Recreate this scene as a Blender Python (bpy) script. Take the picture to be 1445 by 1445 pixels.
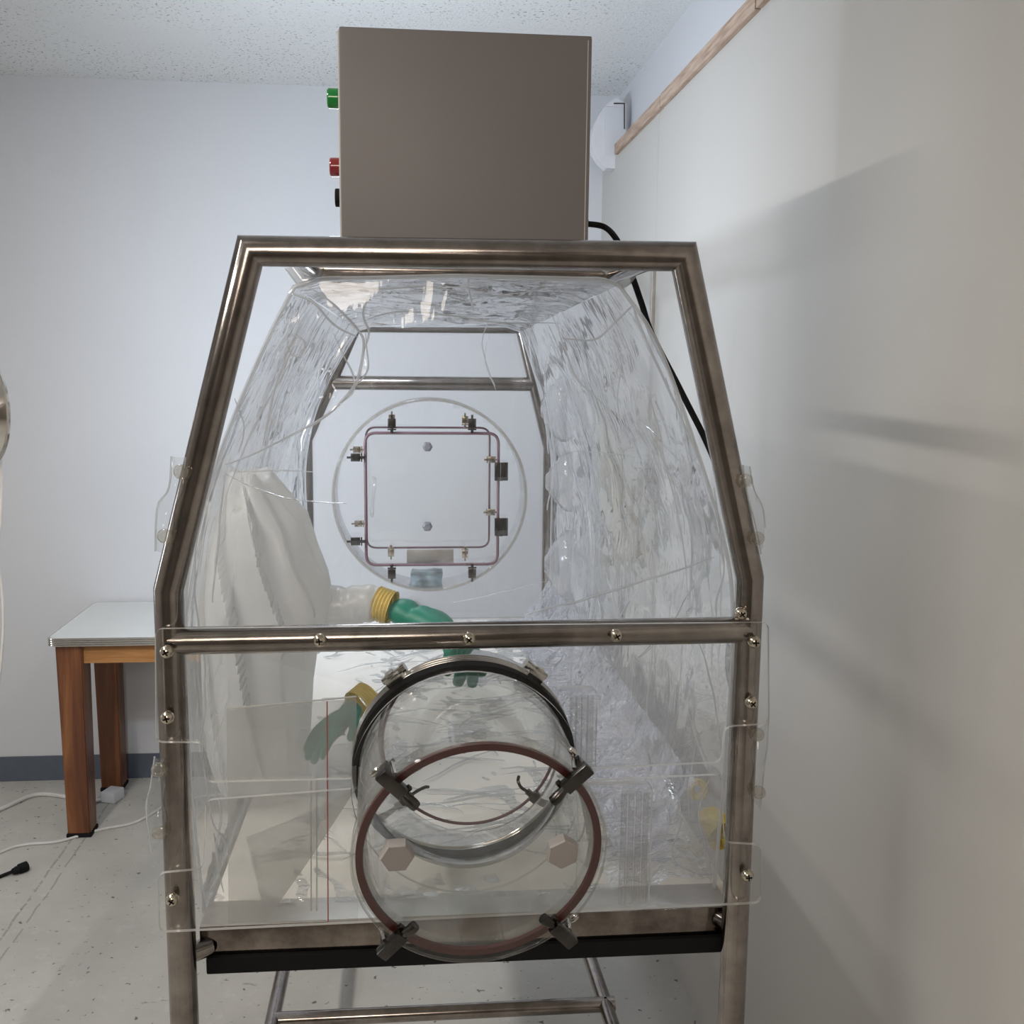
import bpy, bmesh, math, random
import numpy as np
from mathutils import Vector, Matrix, noise as mnoise

random.seed(7)
SC = bpy.context.scene
for _o in list(bpy.data.objects):
    bpy.data.objects.remove(_o)
COL = SC.collection

# ------------------------------------------------------------------ camera
YAW, PITCH, ROLL, FPX, EYE = 0.0927, 0.146, -0.0102, 1460.9, 1.73
def cam_axes():
    cy, sy, cp, sp = math.cos(YAW), math.sin(YAW), math.cos(PITCH), math.sin(PITCH)
    f = np.array([sy*cp, cy*cp, -sp]); r = np.array([cy, -sy, 0.0]); d = np.cross(f, r)
    c, s = math.cos(ROLL), math.sin(ROLL)
    return np.array([c*r + s*d, -s*r + c*d, f])
CM = cam_axes()
cam_d = bpy.data.cameras.new('camera')
cam_d.sensor_width = 36.0
cam_d.lens = 36.0*FPX/1445.0
cam_d.clip_start = 0.02
cam = bpy.data.objects.new('camera', cam_d)
COL.objects.link(cam)
_r, _d, _f = [Vector(CM[i]) for i in range(3)]
cam.matrix_world = Matrix(((_r.x, -_d.x, -_f.x, 0), (_r.y, -_d.y, -_f.y, 0), (_r.z, -_d.z, -_f.z, EYE), (0, 0, 0, 1)))
SC.camera = cam

# ------------------------------------------------------------------ world, lights, exposure
w = bpy.data.worlds.new('room_ambient')
SC.world = w
w.use_nodes = True
w.node_tree.nodes['Background'].inputs[0].default_value = (1.0, 0.90, 0.80, 1)
w.node_tree.nodes['Background'].inputs[1].default_value = 0.10
SC.view_settings.view_transform = 'Standard'
SC.view_settings.look = 'None'
SC.view_settings.exposure = 0.08
SC.view_settings.gamma = 1.0
SC.view_settings.use_curve_mapping = False
SC.cycles.transparent_max_bounces = 40
SC.cycles.max_bounces = 14
SC.cycles.transmission_bounces = 14

def area(name, loc, target, size, power, color, spread=180, size_y=None):
    l = bpy.data.lights.new(name, 'AREA')
    l.energy = power; l.color = color; l.size = size; l.spread = math.radians(spread)
    if size_y:
        l.shape = 'RECTANGLE'; l.size_y = size_y
    o = bpy.data.objects.new(name, l)
    o.location = loc
    o.rotation_euler = (Vector(target)-Vector(loc)).to_track_quat('-Z', 'Y').to_euler()
    COL.objects.link(o)
    return o
area('warm_room_light', (-0.5, -1.6, 2.60), (0.2, 1.3, 1.0), 0.9, 26, (1.0, 0.87, 0.75))
_ft = area('fluorescent_ceiling_tube', (-1.32, 1.15, 2.72), (-1.32, 1.15, 0.0), 0.10, 47, (1.0, 0.955, 0.885), size_y=1.9)
area('cool_left_fill', (-2.9, 2.7, 1.30), (0.9, 2.7, 1.6), 0.35, 5, (0.84, 0.91, 1.0), size_y=0.45)  # added cool fill from the left, no window is there
_pl = bpy.data.lights.new('hidden_cool_fill', 'POINT'); _pl.energy = 10; _pl.color = (0.80, 0.89, 1.0); _pl.shadow_soft_size = 0.09  # unseen fill added behind the blower box to brighten ceiling, wall and chamber
_po = bpy.data.objects.new('hidden_cool_fill', _pl); _po.location = (-0.12, 2.55, 2.11); COL.objects.link(_po)

# ------------------------------------------------------------------ pixel -> point on a real plane
def _ray(px, py):
    return CM.T @ np.array([(px-722.5)/FPX, (py-722.5)/FPX, 1.0])
def P(px, py, Y):
    r = _ray(px, py); return Vector(r*Y/r[1]) + Vector((0, 0, EYE))
def PZ(px, py, Z):
    r = _ray(px, py); return Vector(r*(Z-EYE)/r[2]) + Vector((0, 0, EYE))
def PX(px, py, X):
    r = _ray(px, py); return Vector(r*X/r[0]) + Vector((0, 0, EYE))

# ------------------------------------------------------------------ node helpers
class NT:
    def __init__(self, name):
        self.m = bpy.data.materials.new(name); self.m.use_nodes = True
        self.t = self.m.node_tree; self.t.nodes.clear()
        self.out = self.t.nodes.new('ShaderNodeOutputMaterial')
    def n(self, typ, **kw):
        nd = self.t.nodes.new(typ)
        for k, v in kw.items():
            if k.startswith('i_'):
                key = k[2:]
                key = int(key) if key.isdigit() else key.replace('_', ' ')
                nd.inputs[key].default_value = v
            else:
                setattr(nd, k, v)
        return nd
    def l(self, a, b):
        self.t.links.new(a, b)
    def noise(self, scale, detail=4, rough=0.55, vec=None, dist=0.0):
        nd = self.n('ShaderNodeTexNoise', i_Scale=scale, i_Detail=detail, i_Roughness=rough, i_Distortion=dist)
        if vec is not None: self.l(vec, nd.inputs['Vector'])
        return nd.outputs['Fac']
    def pos(self):
        return self.n('ShaderNodeNewGeometry').outputs['Position']
    def mapping(self, vec, scale=(1, 1, 1), rot=(0, 0, 0)):
        nd = self.n('ShaderNodeMapping'); nd.inputs['Scale'].default_value = scale; nd.inputs['Rotation'].default_value = rot
        self.l(vec, nd.inputs['Vector']); return nd.outputs['Vector']
    def ramp(self, fac, stops):
        nd = self.n('ShaderNodeValToRGB')
        el = nd.color_ramp.elements
        while len(el) > 1: el.remove(el[-1])
        el[0].position = stops[0][0]; c = stops[0][1]; el[0].color = (*c, 1) if len(c) == 3 else c
        for p, c in stops[1:]:
            e = el.new(p); e.color = (*c, 1) if len(c) == 3 else c
        self.l(fac, nd.inputs['Fac']); return nd.outputs['Color']
    def mix(self, fac, a, b, blend='MIX'):
        nd = self.n('ShaderNodeMix', data_type='RGBA', blend_type=blend)
        for s, v in ((nd.inputs['Factor'], fac), (nd.inputs[6], a), (nd.inputs[7], b)):
            if hasattr(v, 'is_linked'): self.l(v, s)
            elif isinstance(v, (int, float)): s.default_value = v
            else: s.default_value = (*v, 1) if len(v) == 3 else v
        return nd.outputs[2]
    def math(self, op, a, b=None):
        nd = self.n('ShaderNodeMath', operation=op)
        for i, v in enumerate((a, b)):
            if v is None: continue
            if hasattr(v, 'is_linked'): self.l(v, nd.inputs[i])
            else: nd.inputs[i].default_value = v
        return nd.outputs[0]
    def bump(self, h, strength=0.3, dist=0.01):
        nd = self.n('ShaderNodeBump', i_Strength=strength, i_Distance=dist)
        self.l(h, nd.inputs['Height']); return nd.outputs['Normal']
    def princ(self, color, rough=0.5, metal=0.0, normal=None, **kw):
        nd = self.n('ShaderNodeBsdfPrincipled')
        for k, v in (('Base Color', color), ('Roughness', rough), ('Metallic', metal)):
            if hasattr(v, 'is_linked'): self.l(v, nd.inputs[k])
            elif isinstance(v, (int, float)): nd.inputs[k].default_value = v
            else: nd.inputs[k].default_value = (*v, 1)
        for k, v in kw.items(): nd.inputs[k.replace('_', ' ')].default_value = v
        if normal is not None: self.l(normal, nd.inputs['Normal'])
        return nd.outputs[0]
    def done(self, sh):
        self.l(sh, self.out.inputs['Surface']); return self.m

def plain(name, color, rough=0.5, metal=0.0, var=0.06, scale=30, bump=0.0, **kw):
    t = NT(name)
    f = t.noise(scale, 3, vec=t.pos())
    lo = tuple(c*(1-var) for c in color); hi = tuple(min(1, c*(1+var)) for c in color)
    col = t.ramp(f, [(0.3, lo), (0.7, hi)])
    nrm = t.bump(t.noise(scale*6, 3, vec=t.pos()), bump, 0.002) if bump else None
    return t.done(t.princ(col, rough, metal, nrm, **kw))

M = {}
# painted walls
def wall_mat(name, col, bump=0.12):
    t = NT(name); p = t.pos()
    c = t.mix(t.noise(1.3, 3, vec=p), tuple(x*0.95 for x in col), tuple(min(1, x*1.04) for x in col))
    c = t.mix(t.math('MULTIPLY', t.noise(9, 6, 0.7, vec=p), 0.12), c, tuple(x*0.8 for x in col))
    h = t.noise(160, 4, 0.6, vec=p)
    return t.done(t.princ(c, 0.62, 0, t.bump(h, bump, 0.004)))
M['wall'] = wall_mat('painted_wall', (0.64, 0.65, 0.68))
M['panel'] = wall_mat('painted_panel', (0.52, 0.503, 0.478), 0.05)
M['darkwall'] = wall_mat('dark_painted_wall', (0.22, 0.20, 0.18), 0.05)
def ceiling_mat():
    t = NT('popcorn_ceiling'); p = t.pos()
    f = t.noise(95, 3, 0.6, vec=p)
    hole = t.ramp(f, [(0.335, (0.22, 0.20, 0.19)), (0.395, (0.80, 0.81, 0.81))])  # dark specks put the shade inside small pits into the colour
    c = t.mix(t.ramp(t.noise(1.6, 2, vec=p), [(0.35, (0, 0, 0)), (0.6, (1, 1, 1))]), (0.79, 0.80, 0.80), hole)
    return t.done(t.princ(c, 0.9, 0, t.bump(t.noise(120, 5, 0.7, vec=p), 0.6, 0.01)))
M['ceiling'] = ceiling_mat()
def floor_mat():
    t = NT('painted_concrete'); p = t.pos()
    c = t.ramp(t.noise(1.8, 5, 0.6, vec=p), [(0.3, (0.39, 0.38, 0.355)), (0.7, (0.53, 0.515, 0.48))])
    c = t.mix(t.ramp(t.noise(14, 6, 0.75, vec=p), [(0.55, (0, 0, 0)), (0.75, (0.5, 0.5, 0.5))]), c, (0.62, 0.61, 0.58))
    c = t.mix(t.ramp(t.noise(38, 3, 0.6, vec=p), [(0.655, (0, 0, 0)), (0.69, (1, 1, 1))]), c, (0.12, 0.112, 0.10))
    c = t.mix(t.ramp(t.noise(9, 8, 0.7, vec=t.mapping(p, (1, 2.2, 1)), dist=1.5), [(0.645, (0, 0, 0)), (0.69, (0.8, 0.8, 0.8))]), c, (0.16, 0.15, 0.14))
    x = t.n('ShaderNodeSeparateXYZ'); t.l(p, x.inputs[0])
    wob = t.math('MULTIPLY', t.math('SUBTRACT', t.noise(5, 4, vec=p), 0.5), 0.03)
    for gx, gw in ((JX, 0.004), (JX+0.045, 0.003)):
        dd = t.math('ABSOLUTE', t.math('SUBTRACT', t.math('ADD', x.outputs[0], wob), gx))
        k = t.math('MULTIPLY', t.math('LESS_THAN', dd, gw), t.math('GREATER_THAN', t.noise(20, 3, vec=p), 0.44))
        c = t.mix(t.math('MULTIPLY', k, 0.6), c, (0.22, 0.21, 0.2))
    return t.done(t.princ(c, 0.55, 0, t.bump(t.noise(60, 5, vec=p), 0.15, 0.004)))
JX = PZ(83, 1210, 0).x
M['floor'] = floor_mat()
M['vinyl'] = plain('baseboard_vinyl', (0.095, 0.115, 0.15), 0.5)
def raw_wood():
    t = NT('raw_wood'); p = t.mapping(t.pos(), (20, 1.4, 20))
    c = t.ramp(t.noise(6, 5, vec=p), [(0.3, (0.30, 0.205, 0.15)), (0.55, (0.47, 0.345, 0.265)), (0.75, (0.55, 0.44, 0.36))])
    return t.done(t.princ(c, 0.8))
M['rawwood'] = raw_wood()
def wood(name, a, b, c_, sc=(11, 11, 1.0)):
    t = NT(name); p = t.mapping(t.pos(), sc)
    f = t.noise(1.6, 6, 0.6, vec=p, dist=0.8)
    c = t.ramp(f, [(0.32, a), (0.5, b), (0.68, c_)])
    return t.done(t.princ(c, 0.38, 0, t.bump(f, 0.1, 0.002)))
M['wood'] = wood('varnished_leg_wood', (0.085, 0.028, 0.012), (0.16, 0.055, 0.021), (0.27, 0.112, 0.040))
M['apron'] = wood('varnished_apron_wood', (0.27, 0.115, 0.035), (0.37, 0.17, 0.055), (0.45, 0.225, 0.08), (2.2, 30, 30))
def steel(name, lo, hi, rough, streak=(3, 3, 3), stain=0.35):
    t = NT(name); p = t.pos()
    c = t.ramp(t.noise(7, 5, 0.65, vec=t.mapping(p, streak)), [(0.3, lo), (0.7, hi)])
    r = t.n('ShaderNodeMapRange', i_3=rough*0.8, i_4=rough*1.35); t.l(t.noise(60, 4, vec=p), r.inputs[0])
    return t.done(t.princ(c, r.outputs[0], 1.0, t.bump(t.noise(300, 3, vec=t.mapping(p, streak)), 0.05, 0.001)))
M['steel'] = steel('brushed_steel_tube', (0.22, 0.197, 0.18), (0.40, 0.362, 0.335), 0.14)
M['mirror'] = steel('polished_steel_lip', (0.13, 0.108, 0.095), (0.34, 0.30, 0.27), 0.07)  # patchy dark browns paint a mirrored dim room into the steel colour
M['tray'] = steel('satin_steel_tray', (0.48, 0.46, 0.43), (0.58, 0.55, 0.52), 0.35)
M['chrome'] = steel('chrome', (0.62, 0.60, 0.57), (0.70, 0.68, 0.66), 0.12)
M['screwsteel'] = steel('screw_steel', (0.50, 0.45, 0.36), (0.60, 0.54, 0.44), 0.18)
M['darksteel'] = steel('dark_clamp_steel', (0.05, 0.046, 0.043), (0.12, 0.112, 0.105), 0.22)
M['box'] = plain('powder_coated_grey', (0.185, 0.169, 0.164), 0.48, 0, 0.02, 8, 0.1)
M['boxrim'] = plain('powder_coated_rim', (0.50, 0.47, 0.44), 0.45, 0, 0.02, 8)
M['green'] = plain('green_lens', (0.01, 0.20, 0.035), 0.15, Coat_Weight=0.5)
M['red'] = plain('red_lens', (0.22, 0.022, 0.025), 0.15, Coat_Weight=0.5)
M['black'] = plain('black_rubber', (0.008, 0.008, 0.009), 0.75, Specular_IOR_Level=0.2)
M['whiteplastic'] = plain('white_plastic', (0.70, 0.70, 0.73), 0.4, 0, 0.02)
M['cable'] = plain('white_cable', (0.62, 0.61, 0.60), 0.45)
M['laminate'] = plain('white_laminate', (0.70, 0.72, 0.71), 0.30, 0, 0.03, 4)
M['board'] = plain('white_board', (0.76, 0.73, 0.69), 0.40, 0, 0.03, 4)
M['redgasket'] = plain('red_gasket', (0.065, 0.0085, 0.0075), 0.45)
M['purplegasket'] = plain('plum_gasket', (0.12, 0.06, 0.075), 0.5)
M['knob'] = plain('beige_plastic_knob', (0.33, 0.305, 0.29), 0.45, 0, 0.04)
M['greyknob'] = plain('grey_plastic_knob', (0.15, 0.15, 0.16), 0.5)
M['gloveg'] = plain('green_rubber', (0.008, 0.21, 0.14), 0.45, 0, 0.12, 40, 0.1)
M['glovey'] = plain('yellow_rubber', (0.76, 0.61, 0.22), 0.5, 0, 0.12, 40)
M['gloveyb'] = plain('bright_yellow_rubber', (0.62, 0.47, 0.02), 0.4, 0, 0.2, 30)
M['packet'] = plain('blue_grey_packet', (0.25, 0.31, 0.34), 0.35, 0, 0.35, 40)

def clear(name, tint, haze, hazecol, gloss_rough, fres=1.45, bumps=(), refr=0.0, refr_ior=1.04, streak=0.0, boost=1.0, stain=False):  
    """thin clear plastic: light passes straight, glancing light reflects, a little haze scatters"""
    t = NT(name); p = t.pos()
    nrm = None
    for (sc, st, dist, mp) in bumps:
        v = t.mapping(p, mp)
        b = t.n('ShaderNodeBump', i_Strength=st, i_Distance=dist)
        t.l(t.noise(sc, 4, 0.55, vec=v, dist=0.6), b.inputs['Height'])
        if nrm is not None: t.l(nrm, b.inputs['Normal'])
        nrm = b.outputs['Normal']
    tr = t.n('ShaderNodeBsdfTransparent'); tr.inputs[0].default_value = (*tint, 1)
    base = tr.outputs[0]
    if refr > 0:
        rf = t.n('ShaderNodeBsdfRefraction', i_IOR=refr_ior, i_Roughness=0.0); rf.inputs[0].default_value = (*tint, 1)
        if nrm is not None: t.l(nrm, rf.inputs['Normal'])
        mx = t.n('ShaderNodeMixShader'); mx.inputs[0].default_value = refr
        t.l(base, mx.inputs[1]); t.l(rf.outputs[0], mx.inputs[2]); base = mx.outputs[0]
    df = t.n('ShaderNodeBsdfDiffuse'); tl = t.n('ShaderNodeBsdfTranslucent')
    hc = hazecol
    if stain:
        sx = t.n('ShaderNodeSeparateXYZ'); t.l(p, sx.inputs[0])
        k = t.math('GREATER_THAN', sx.outputs[0], 0.22)
        d2 = t.n('ShaderNodeVectorMath', operation='DISTANCE'); t.l(p, d2.inputs[0]); d2.inputs[1].default_value = STAIN
        rr = t.ramp(t.math('ADD', d2.outputs['Value'], t.math('MULTIPLY', t.noise(12, 4, vec=p), 0.25)), [(0.18, (1, 1, 1)), (0.42, (0, 0, 0))])
        stf = t.math('MULTIPLY', k, rr); hc = t.mix(stf, hazecol, (0.92, 0.82, 0.42))
    for nd in (df, tl):
        if hasattr(hc, 'is_linked'): t.l(hc, nd.inputs[0])
        else: nd.inputs[0].default_value = (*hc, 1)
    hz = t.n('ShaderNodeMixShader'); hz.inputs[0].default_value = 0.55
    t.l(df.outputs[0], hz.inputs[1]); t.l(tl.outputs[0], hz.inputs[2])
    m1 = t.n('ShaderNodeMixShader'); m1.inputs[0].default_value = haze
    if streak > 0:
        s = t.ramp(t.noise(11, 6, 0.66, vec=t.mapping(p, (1.0, 1.0, 0.35), (0.5, 0.3, 0)), dist=0.6), [(0.46, (0, 0, 0)), (0.72, (1, 1, 1))])
        hz_ = t.math('ADD', t.math('MULTIPLY', s, streak), haze)
        if stain: hz_ = t.math('ADD', hz_, t.math('MULTIPLY', stf, 0.20))
        t.l(hz_, m1.inputs[0])
    t.l(base, m1.inputs[1]); t.l(hz.outputs[0], m1.inputs[2])
    gl = t.n('ShaderNodeBsdfGlossy', i_Roughness=gloss_rough)
    fr = t.n('ShaderNodeLayerWeight', i_Blend=0.5)
    if nrm is not None:
        t.l(nrm, gl.inputs['Normal']); t.l(nrm, fr.inputs['Normal'])
    f0 = ((fres-1)/(fres+1))**2
    frs = t.math('ADD', t.math('MULTIPLY', t.math('POWER', fr.outputs['Facing'], 3.2), 1-f0), f0)
    m2 = t.n('ShaderNodeMixShader')
    fac = t.math('MINIMUM', t.math('MULTIPLY', frs, boost), 0.9)
    t.l(fac, m2.inputs[0]); t.l(m1.outputs[0], m2.inputs[1]); t.l(gl.outputs[0], m2.inputs[2])
    return t.done(m2.outputs[0])
STAIN = tuple(P(860, 690, 2.0))
WR = ((2.4, 0.65, 0.035, (1.0, 1.3, 0.8)), (7, 0.11, 0.010, (1.5, 0.45, 0.7)))
M['film'] = clear('clear_vinyl_film', (0.965, 0.97, 0.975), 0.14, (0.97, 0.98, 1.0), 0.045, 1.45, WR, 0.04, 1.03, 0.13, 1.1, True)
M['frontfilm'] = clear('clear_front_film', (0.985, 0.985, 0.985), 0.02, (0.94, 0.95, 0.97), 0.04, 1.45, ((2.2, 0.8, 0.03, (1, 1, 0.9)), (7, 0.4, 0.01, (1.4, 1, 0.5))), 0.08, 1.04, 0.03, 1.3)
M['gusset'] = clear('crumpled_gusset_film', (0.88, 0.88, 0.93), 0.16, (0.80, 0.81, 0.92), 0.06, 1.5, ((14, 0.9, 0.02, (1.2, 1, 1)), (45, 0.8, 0.007, (1, 0.7, 1))), 0.06, 1.05, 0.15, 1.6)  # violet-blue tint paints in the reflection of the blue-lit wall
M['filmfloor'] = clear('crinkled_floor_film', (0.96, 0.965, 0.97), 0.09, (0.92, 0.93, 0.95), 0.06, 1.45,
                       ((10, 1.0, 0.03, (0.7, 1.6, 1)), (34, 0.9, 0.010, (0.6, 1.2, 1))), 0.05, 1.04, 0.18, 2.0)
M['seam'] = clear('vinyl_weld', (0.84, 0.86, 0.87), 0.40, (0.95, 0.96, 0.98), 0.05, 1.9, (), 0.0, 1.05, 0, 1.3)
M['acrylic'] = clear('clear_acrylic', (0.985, 0.985, 0.98), 0.004, (0.8, 0.78, 0.75), 0.02, 1.38)
M['acrylicedge'] = clear('acrylic_cut_edge', (0.80, 0.80, 0.79), 0.72, (0.86, 0.85, 0.83), 0.1, 1.5)
M['tube'] = clear('clear_acrylic_tube', (0.93, 0.93, 0.92), 0.030, (0.75, 0.73, 0.7), 0.03, 1.45)
M['block'] = clear('ribbed_clear_acrylic', (0.93, 0.93, 0.93), 0.05, (0.9, 0.88, 0.87), 0.04, 1.6, (), 0.0, 1.08)
M['frost'] = clear('frosted_polythene', (0.92, 0.92, 0.91), 0.36, (0.66, 0.66, 0.655), 0.3, 1.3, ((6, 0.4, 0.02, (1, 1, 1)),))
M['polybag'] = clear('thin_polythene', (0.95, 0.95, 0.94), 0.10, (0.7, 0.69, 0.67), 0.15, 1.35, ((6, 0.4, 0.02, (1, 1, 1)),))
M['redline'] = plain('red_zip_line', (0.42, 0.09, 0.09), 0.5)
M['cap'] = clear('clear_ribbed_cap', (0.90, 0.90, 0.91), 0.16, (0.78, 0.78, 0.78), 0.06, 1.5, ((30, 0.3, 0.01, (1, 1, 1)),), 0.1, 1.08)
M['tab'] = clear('clear_vinyl_tab', (0.90, 0.91, 0.91), 0.08, (0.8, 0.82, 0.82), 0.05, 1.5)
M['snap'] = clear('clear_snap_stud', (0.90, 0.88, 0.84), 0.10, (0.74, 0.71, 0.64), 0.06, 1.5)
def sleeve_mat():
    t = NT('frosted_sleeve_fabric'); p = t.pos()
    df = t.n('ShaderNodeBsdfDiffuse'); tl = t.n('ShaderNodeBsdfTranslucent'); tr = t.n('ShaderNodeBsdfTransparent')
    df.inputs[0].default_value = (0.86, 0.865, 0.865, 1); tl.inputs[0].default_value = (0.84, 0.845, 0.845, 1)
    a = t.n('ShaderNodeMixShader'); a.inputs[0].default_value = 0.45
    t.l(df.outputs[0], a.inputs[1]); t.l(tl.outputs[0], a.inputs[2])
    b = t.n('ShaderNodeMixShader'); b.inputs[0].default_value = 0.18
    t.l(a.outputs[0], b.inputs[1]); t.l(tr.outputs[0], b.inputs[2])
    g = t.n('ShaderNodeBsdfGlossy', i_Roughness=0.3); c = t.n('ShaderNodeMixShader'); c.inputs[0].default_value = 0.06
    t.l(b.outputs[0], c.inputs[1]); t.l(g.outputs[0], c.inputs[2])
    return t.done(c.outputs[0])
M['sleeve'] = sleeve_mat()
def emit(name, col, s):
    t = NT(name); e = t.n('ShaderNodeEmission', i_Strength=s); e.inputs[0].default_value = (*col, 1)
    return t.done(e.outputs[0])
M['bulb'] = emit('lamp_bulb', (0.85, 0.92, 1.0), 6)

# ------------------------------------------------------------------ mesh helpers (world coordinates)
def V(*a): return Vector(a)
def box(bm, lo, hi, bev=0.0, seg=2):
    vs = [bm.verts.new((x, y, z)) for x in (lo[0], hi[0]) for y in (lo[1], hi[1]) for z in (lo[2], hi[2])]
    idx = [(0, 1, 3, 2), (4, 6, 7, 5), (0, 4, 5, 1), (2, 3, 7, 6), (0, 2, 6, 4), (1, 5, 7, 3)]
    fs = [bm.faces.new([vs[i] for i in f]) for f in idx]
    if bev:
        es = list({e for f in fs for e in f.edges})
        bmesh.ops.bevel(bm, geom=es, offset=bev, segments=seg, affect='EDGES', profile=0.6)
def obox(bm, c, ax, half, bev=0.0):
    """box with axes ax (3 unit vectors) and half sizes"""
    c = Vector(c)
    vs = [bm.verts.new(c + ax[0]*sx*half[0] + ax[1]*sy*half[1] + ax[2]*sz*half[2]) for sx in (-1, 1) for sy in (-1, 1) for sz in (-1, 1)]
    idx = [(0, 1, 3, 2), (4, 6, 7, 5), (0, 4, 5, 1), (2, 3, 7, 6), (0, 2, 6, 4), (1, 5, 7, 3)]
    fs = [bm.faces.new([vs[i] for i in f]) for f in idx]
    if bev:
        es = list({e for f in fs for e in f.edges})
        bmesh.ops.bevel(bm, geom=es, offset=bev, segments=2, affect='EDGES', profile=0.6)
def perp(d):
    d = d.normalized(); a = Vector((0, 0, 1)) if abs(d.z) < 0.9 else Vector((0, 1, 0))
    u = d.cross(a).normalized(); return u, d.cross(u).normalized()
def tube(bm, pts, r, seg=16, closed=False, caps=True, sharp=False):
    """swept round tube with mitred joints; r a number or a list"""
    pts = [Vector(p) for p in pts]; n = len(pts)
    rs = r if isinstance(r, (list, tuple)) else [r]*n
    rings = []; u = None
    for i, p in enumerate(pts):
        a = pts[i]-pts[i-1] if (i > 0 or closed) else None
        b = pts[(i+1) % n]-p if (i < n-1 or closed) else None
        if a is None: a = b
        if b is None: b = a
        a = a.normalized(); b = b.normalized()
        t = (a+b)
        t = t.normalized() if t.length > 1e-6 else a
        if u is None: u, _ = perp(t)
        u = (u - t*u.dot(t)); u = u.normalized() if u.length > 1e-6 else perp(t)[0]
        v = t.cross(u)
        # mitre stretch along the bend
        bend = (b-a); k = 1.0
        if bend.length > 1e-4:
            bd = bend.normalized(); bd = (bd - t*bd.dot(t))
            if bd.length > 1e-4:
                bd.normalize(); cs = max(0.35, a.dot(t)); k = 1.0/cs
        ring = []
        for j in range(seg):
            an = 2*math.pi*j/seg
            o = u*math.cos(an) + v*math.sin(an)
            if k > 1.001: o = o + bd*(o.dot(bd))*(k-1)
            ring.append(bm.verts.new(p + o*rs[i]))
        rings.append(ring)
    m = n if closed else n-1
    for i in range(m):
        A, B = rings[i], rings[(i+1) % n]
        for j in range(seg):
            bm.faces.new((A[j], A[(j+1) % seg], B[(j+1) % seg], B[j]))
    if caps and not closed:
        bm.faces.new(rings[0][::-1]); bm.faces.new(rings[-1])
def smooth_path(pts, k=8, closed=False):
    pts = [Vector(p) for p in pts]; n = len(pts); out = []
    g = (lambda i: pts[i % n]) if closed else (lambda i: pts[max(0, min(n-1, i))])
    for i in range(n if closed else n-1):
        p0, p1, p2, p3 = g(i-1), g(i), g(i+1), g(i+2)
        for s in range(k):
            t = s/k
            out.append(0.5*((2*p1) + (p2-p0)*t + (2*p0-5*p1+4*p2-p3)*t*t + (3*p1-p0-3*p2+p3)*t*t*t))
    if not closed: out.append(pts[-1])
    return out
def lathe(bm, prof, c, axis, seg=48, closed=False, e1=None):
    """prof: list of (radius, distance along axis)"""
    c = Vector(c); axis = Vector(axis).normalized()
    if e1 is None: e1, e2 = perp(axis)
    else: e1 = Vector(e1); e2 = axis.cross(e1).normalized()
    rings = []
    for (r, h) in prof:
        if r < 1e-6: rings.append([bm.verts.new(c + axis*h)])
        else: rings.append([bm.verts.new(c + axis*h + (e1*math.cos(2*math.pi*j/seg) + e2*math.sin(2*math.pi*j/seg))*r) for j in range(seg)])
    m = len(rings) if closed else len(rings)-1
    for i in range(m):
        A, B = rings[i], rings[(i+1) % len(rings)]
        for j in range(seg):
            k = (j+1) % seg
            if len(A) == 1 and len(B) == 1: break
            if len(A) == 1: bm.faces.new((A[0], B[j], B[k]))
            elif len(B) == 1: bm.faces.new((A[j], A[k], B[0]))
            else: bm.faces.new((A[j], A[k], B[k], B[j]))
def fillet(pts, rad, seg=5):
    """round the corners of a closed 2D outline; rad number or list"""
    out = []; n = len(pts)
    for i in range(n):
        r = rad[i] if isinstance(rad, (list, tuple)) else rad
        p = Vector(pts[i]); a = Vector(pts[i-1])-p; b = Vector(pts[(i+1) % n])-p
        r = min(r, a.length*0.45, b.length*0.45)
        if r < 1e-5: out.append(p); continue
        A = p + a.normalized()*r; B = p + b.normalized()*r
        for s in range(seg+1):
            t = s/seg; out.append(A*(1-t)**2 + p*2*t*(1-t) + B*t*t)
    return out
def plate(bm, outline, to3d, n, th, edge_index=1):
    """extrude a 2D outline (maybe concave) along n by th; cut edges take material slot edge_index"""
    n = Vector(n)
    a = [bm.verts.new(to3d(p)) for p in outline]; b = [bm.verts.new(to3d(p) + n*th) for p in outline]
    f1 = bm.faces.new(a); f2 = bm.faces.new(b[::-1])
    for i in range(len(a)):
        j = (i+1) % len(a)
        f = bm.faces.new((a[j], a[i], b[i], b[j])); f.material_index = edge_index
    bmesh.ops.triangulate(bm, faces=[f1, f2])

ROOT = {}
def obj(name, bm, mat, parent=None, base=None, smooth=35, recalc=True):
    if recalc: bmesh.ops.recalc_face_normals(bm, faces=bm.faces)
    for f in bm.faces: f.smooth = smooth > 0
    if parent is not None: org = ROOT[parent.name]
    elif base is not None: org = Vector(base)
    else:
        xs = [v.co for v in bm.verts]
        org = Vector(((min(v.x for v in xs)+max(v.x for v in xs))/2, (min(v.y for v in xs)+max(v.y for v in xs))/2, min(v.z for v in xs)))
    me = bpy.data.meshes.new(name)
    bmesh.ops.translate(bm, verts=bm.verts, vec=-org)
    bm.to_mesh(me); bm.free()
    if smooth > 0: me.set_sharp_from_angle(angle=math.radians(smooth))
    for m in (mat if isinstance(mat, (list, tuple)) else [mat]): me.materials.append(M[m])
    o = bpy.data.objects.new(name, me); COL.objects.link(o)
    if parent is not None: o.parent = parent
    else: o.location = org
    ROOT[o.name] = org
    return o
def thing(name, label, cat, loc, group=None):
    o = bpy.data.objects.new(name, None); o.empty_display_size = 0.1
    COL.objects.link(o); o.location = loc
    o['label'] = label; o['category'] = cat
    if group: o['group'] = group
    ROOT[o.name] = Vector(loc)
    return o
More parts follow.
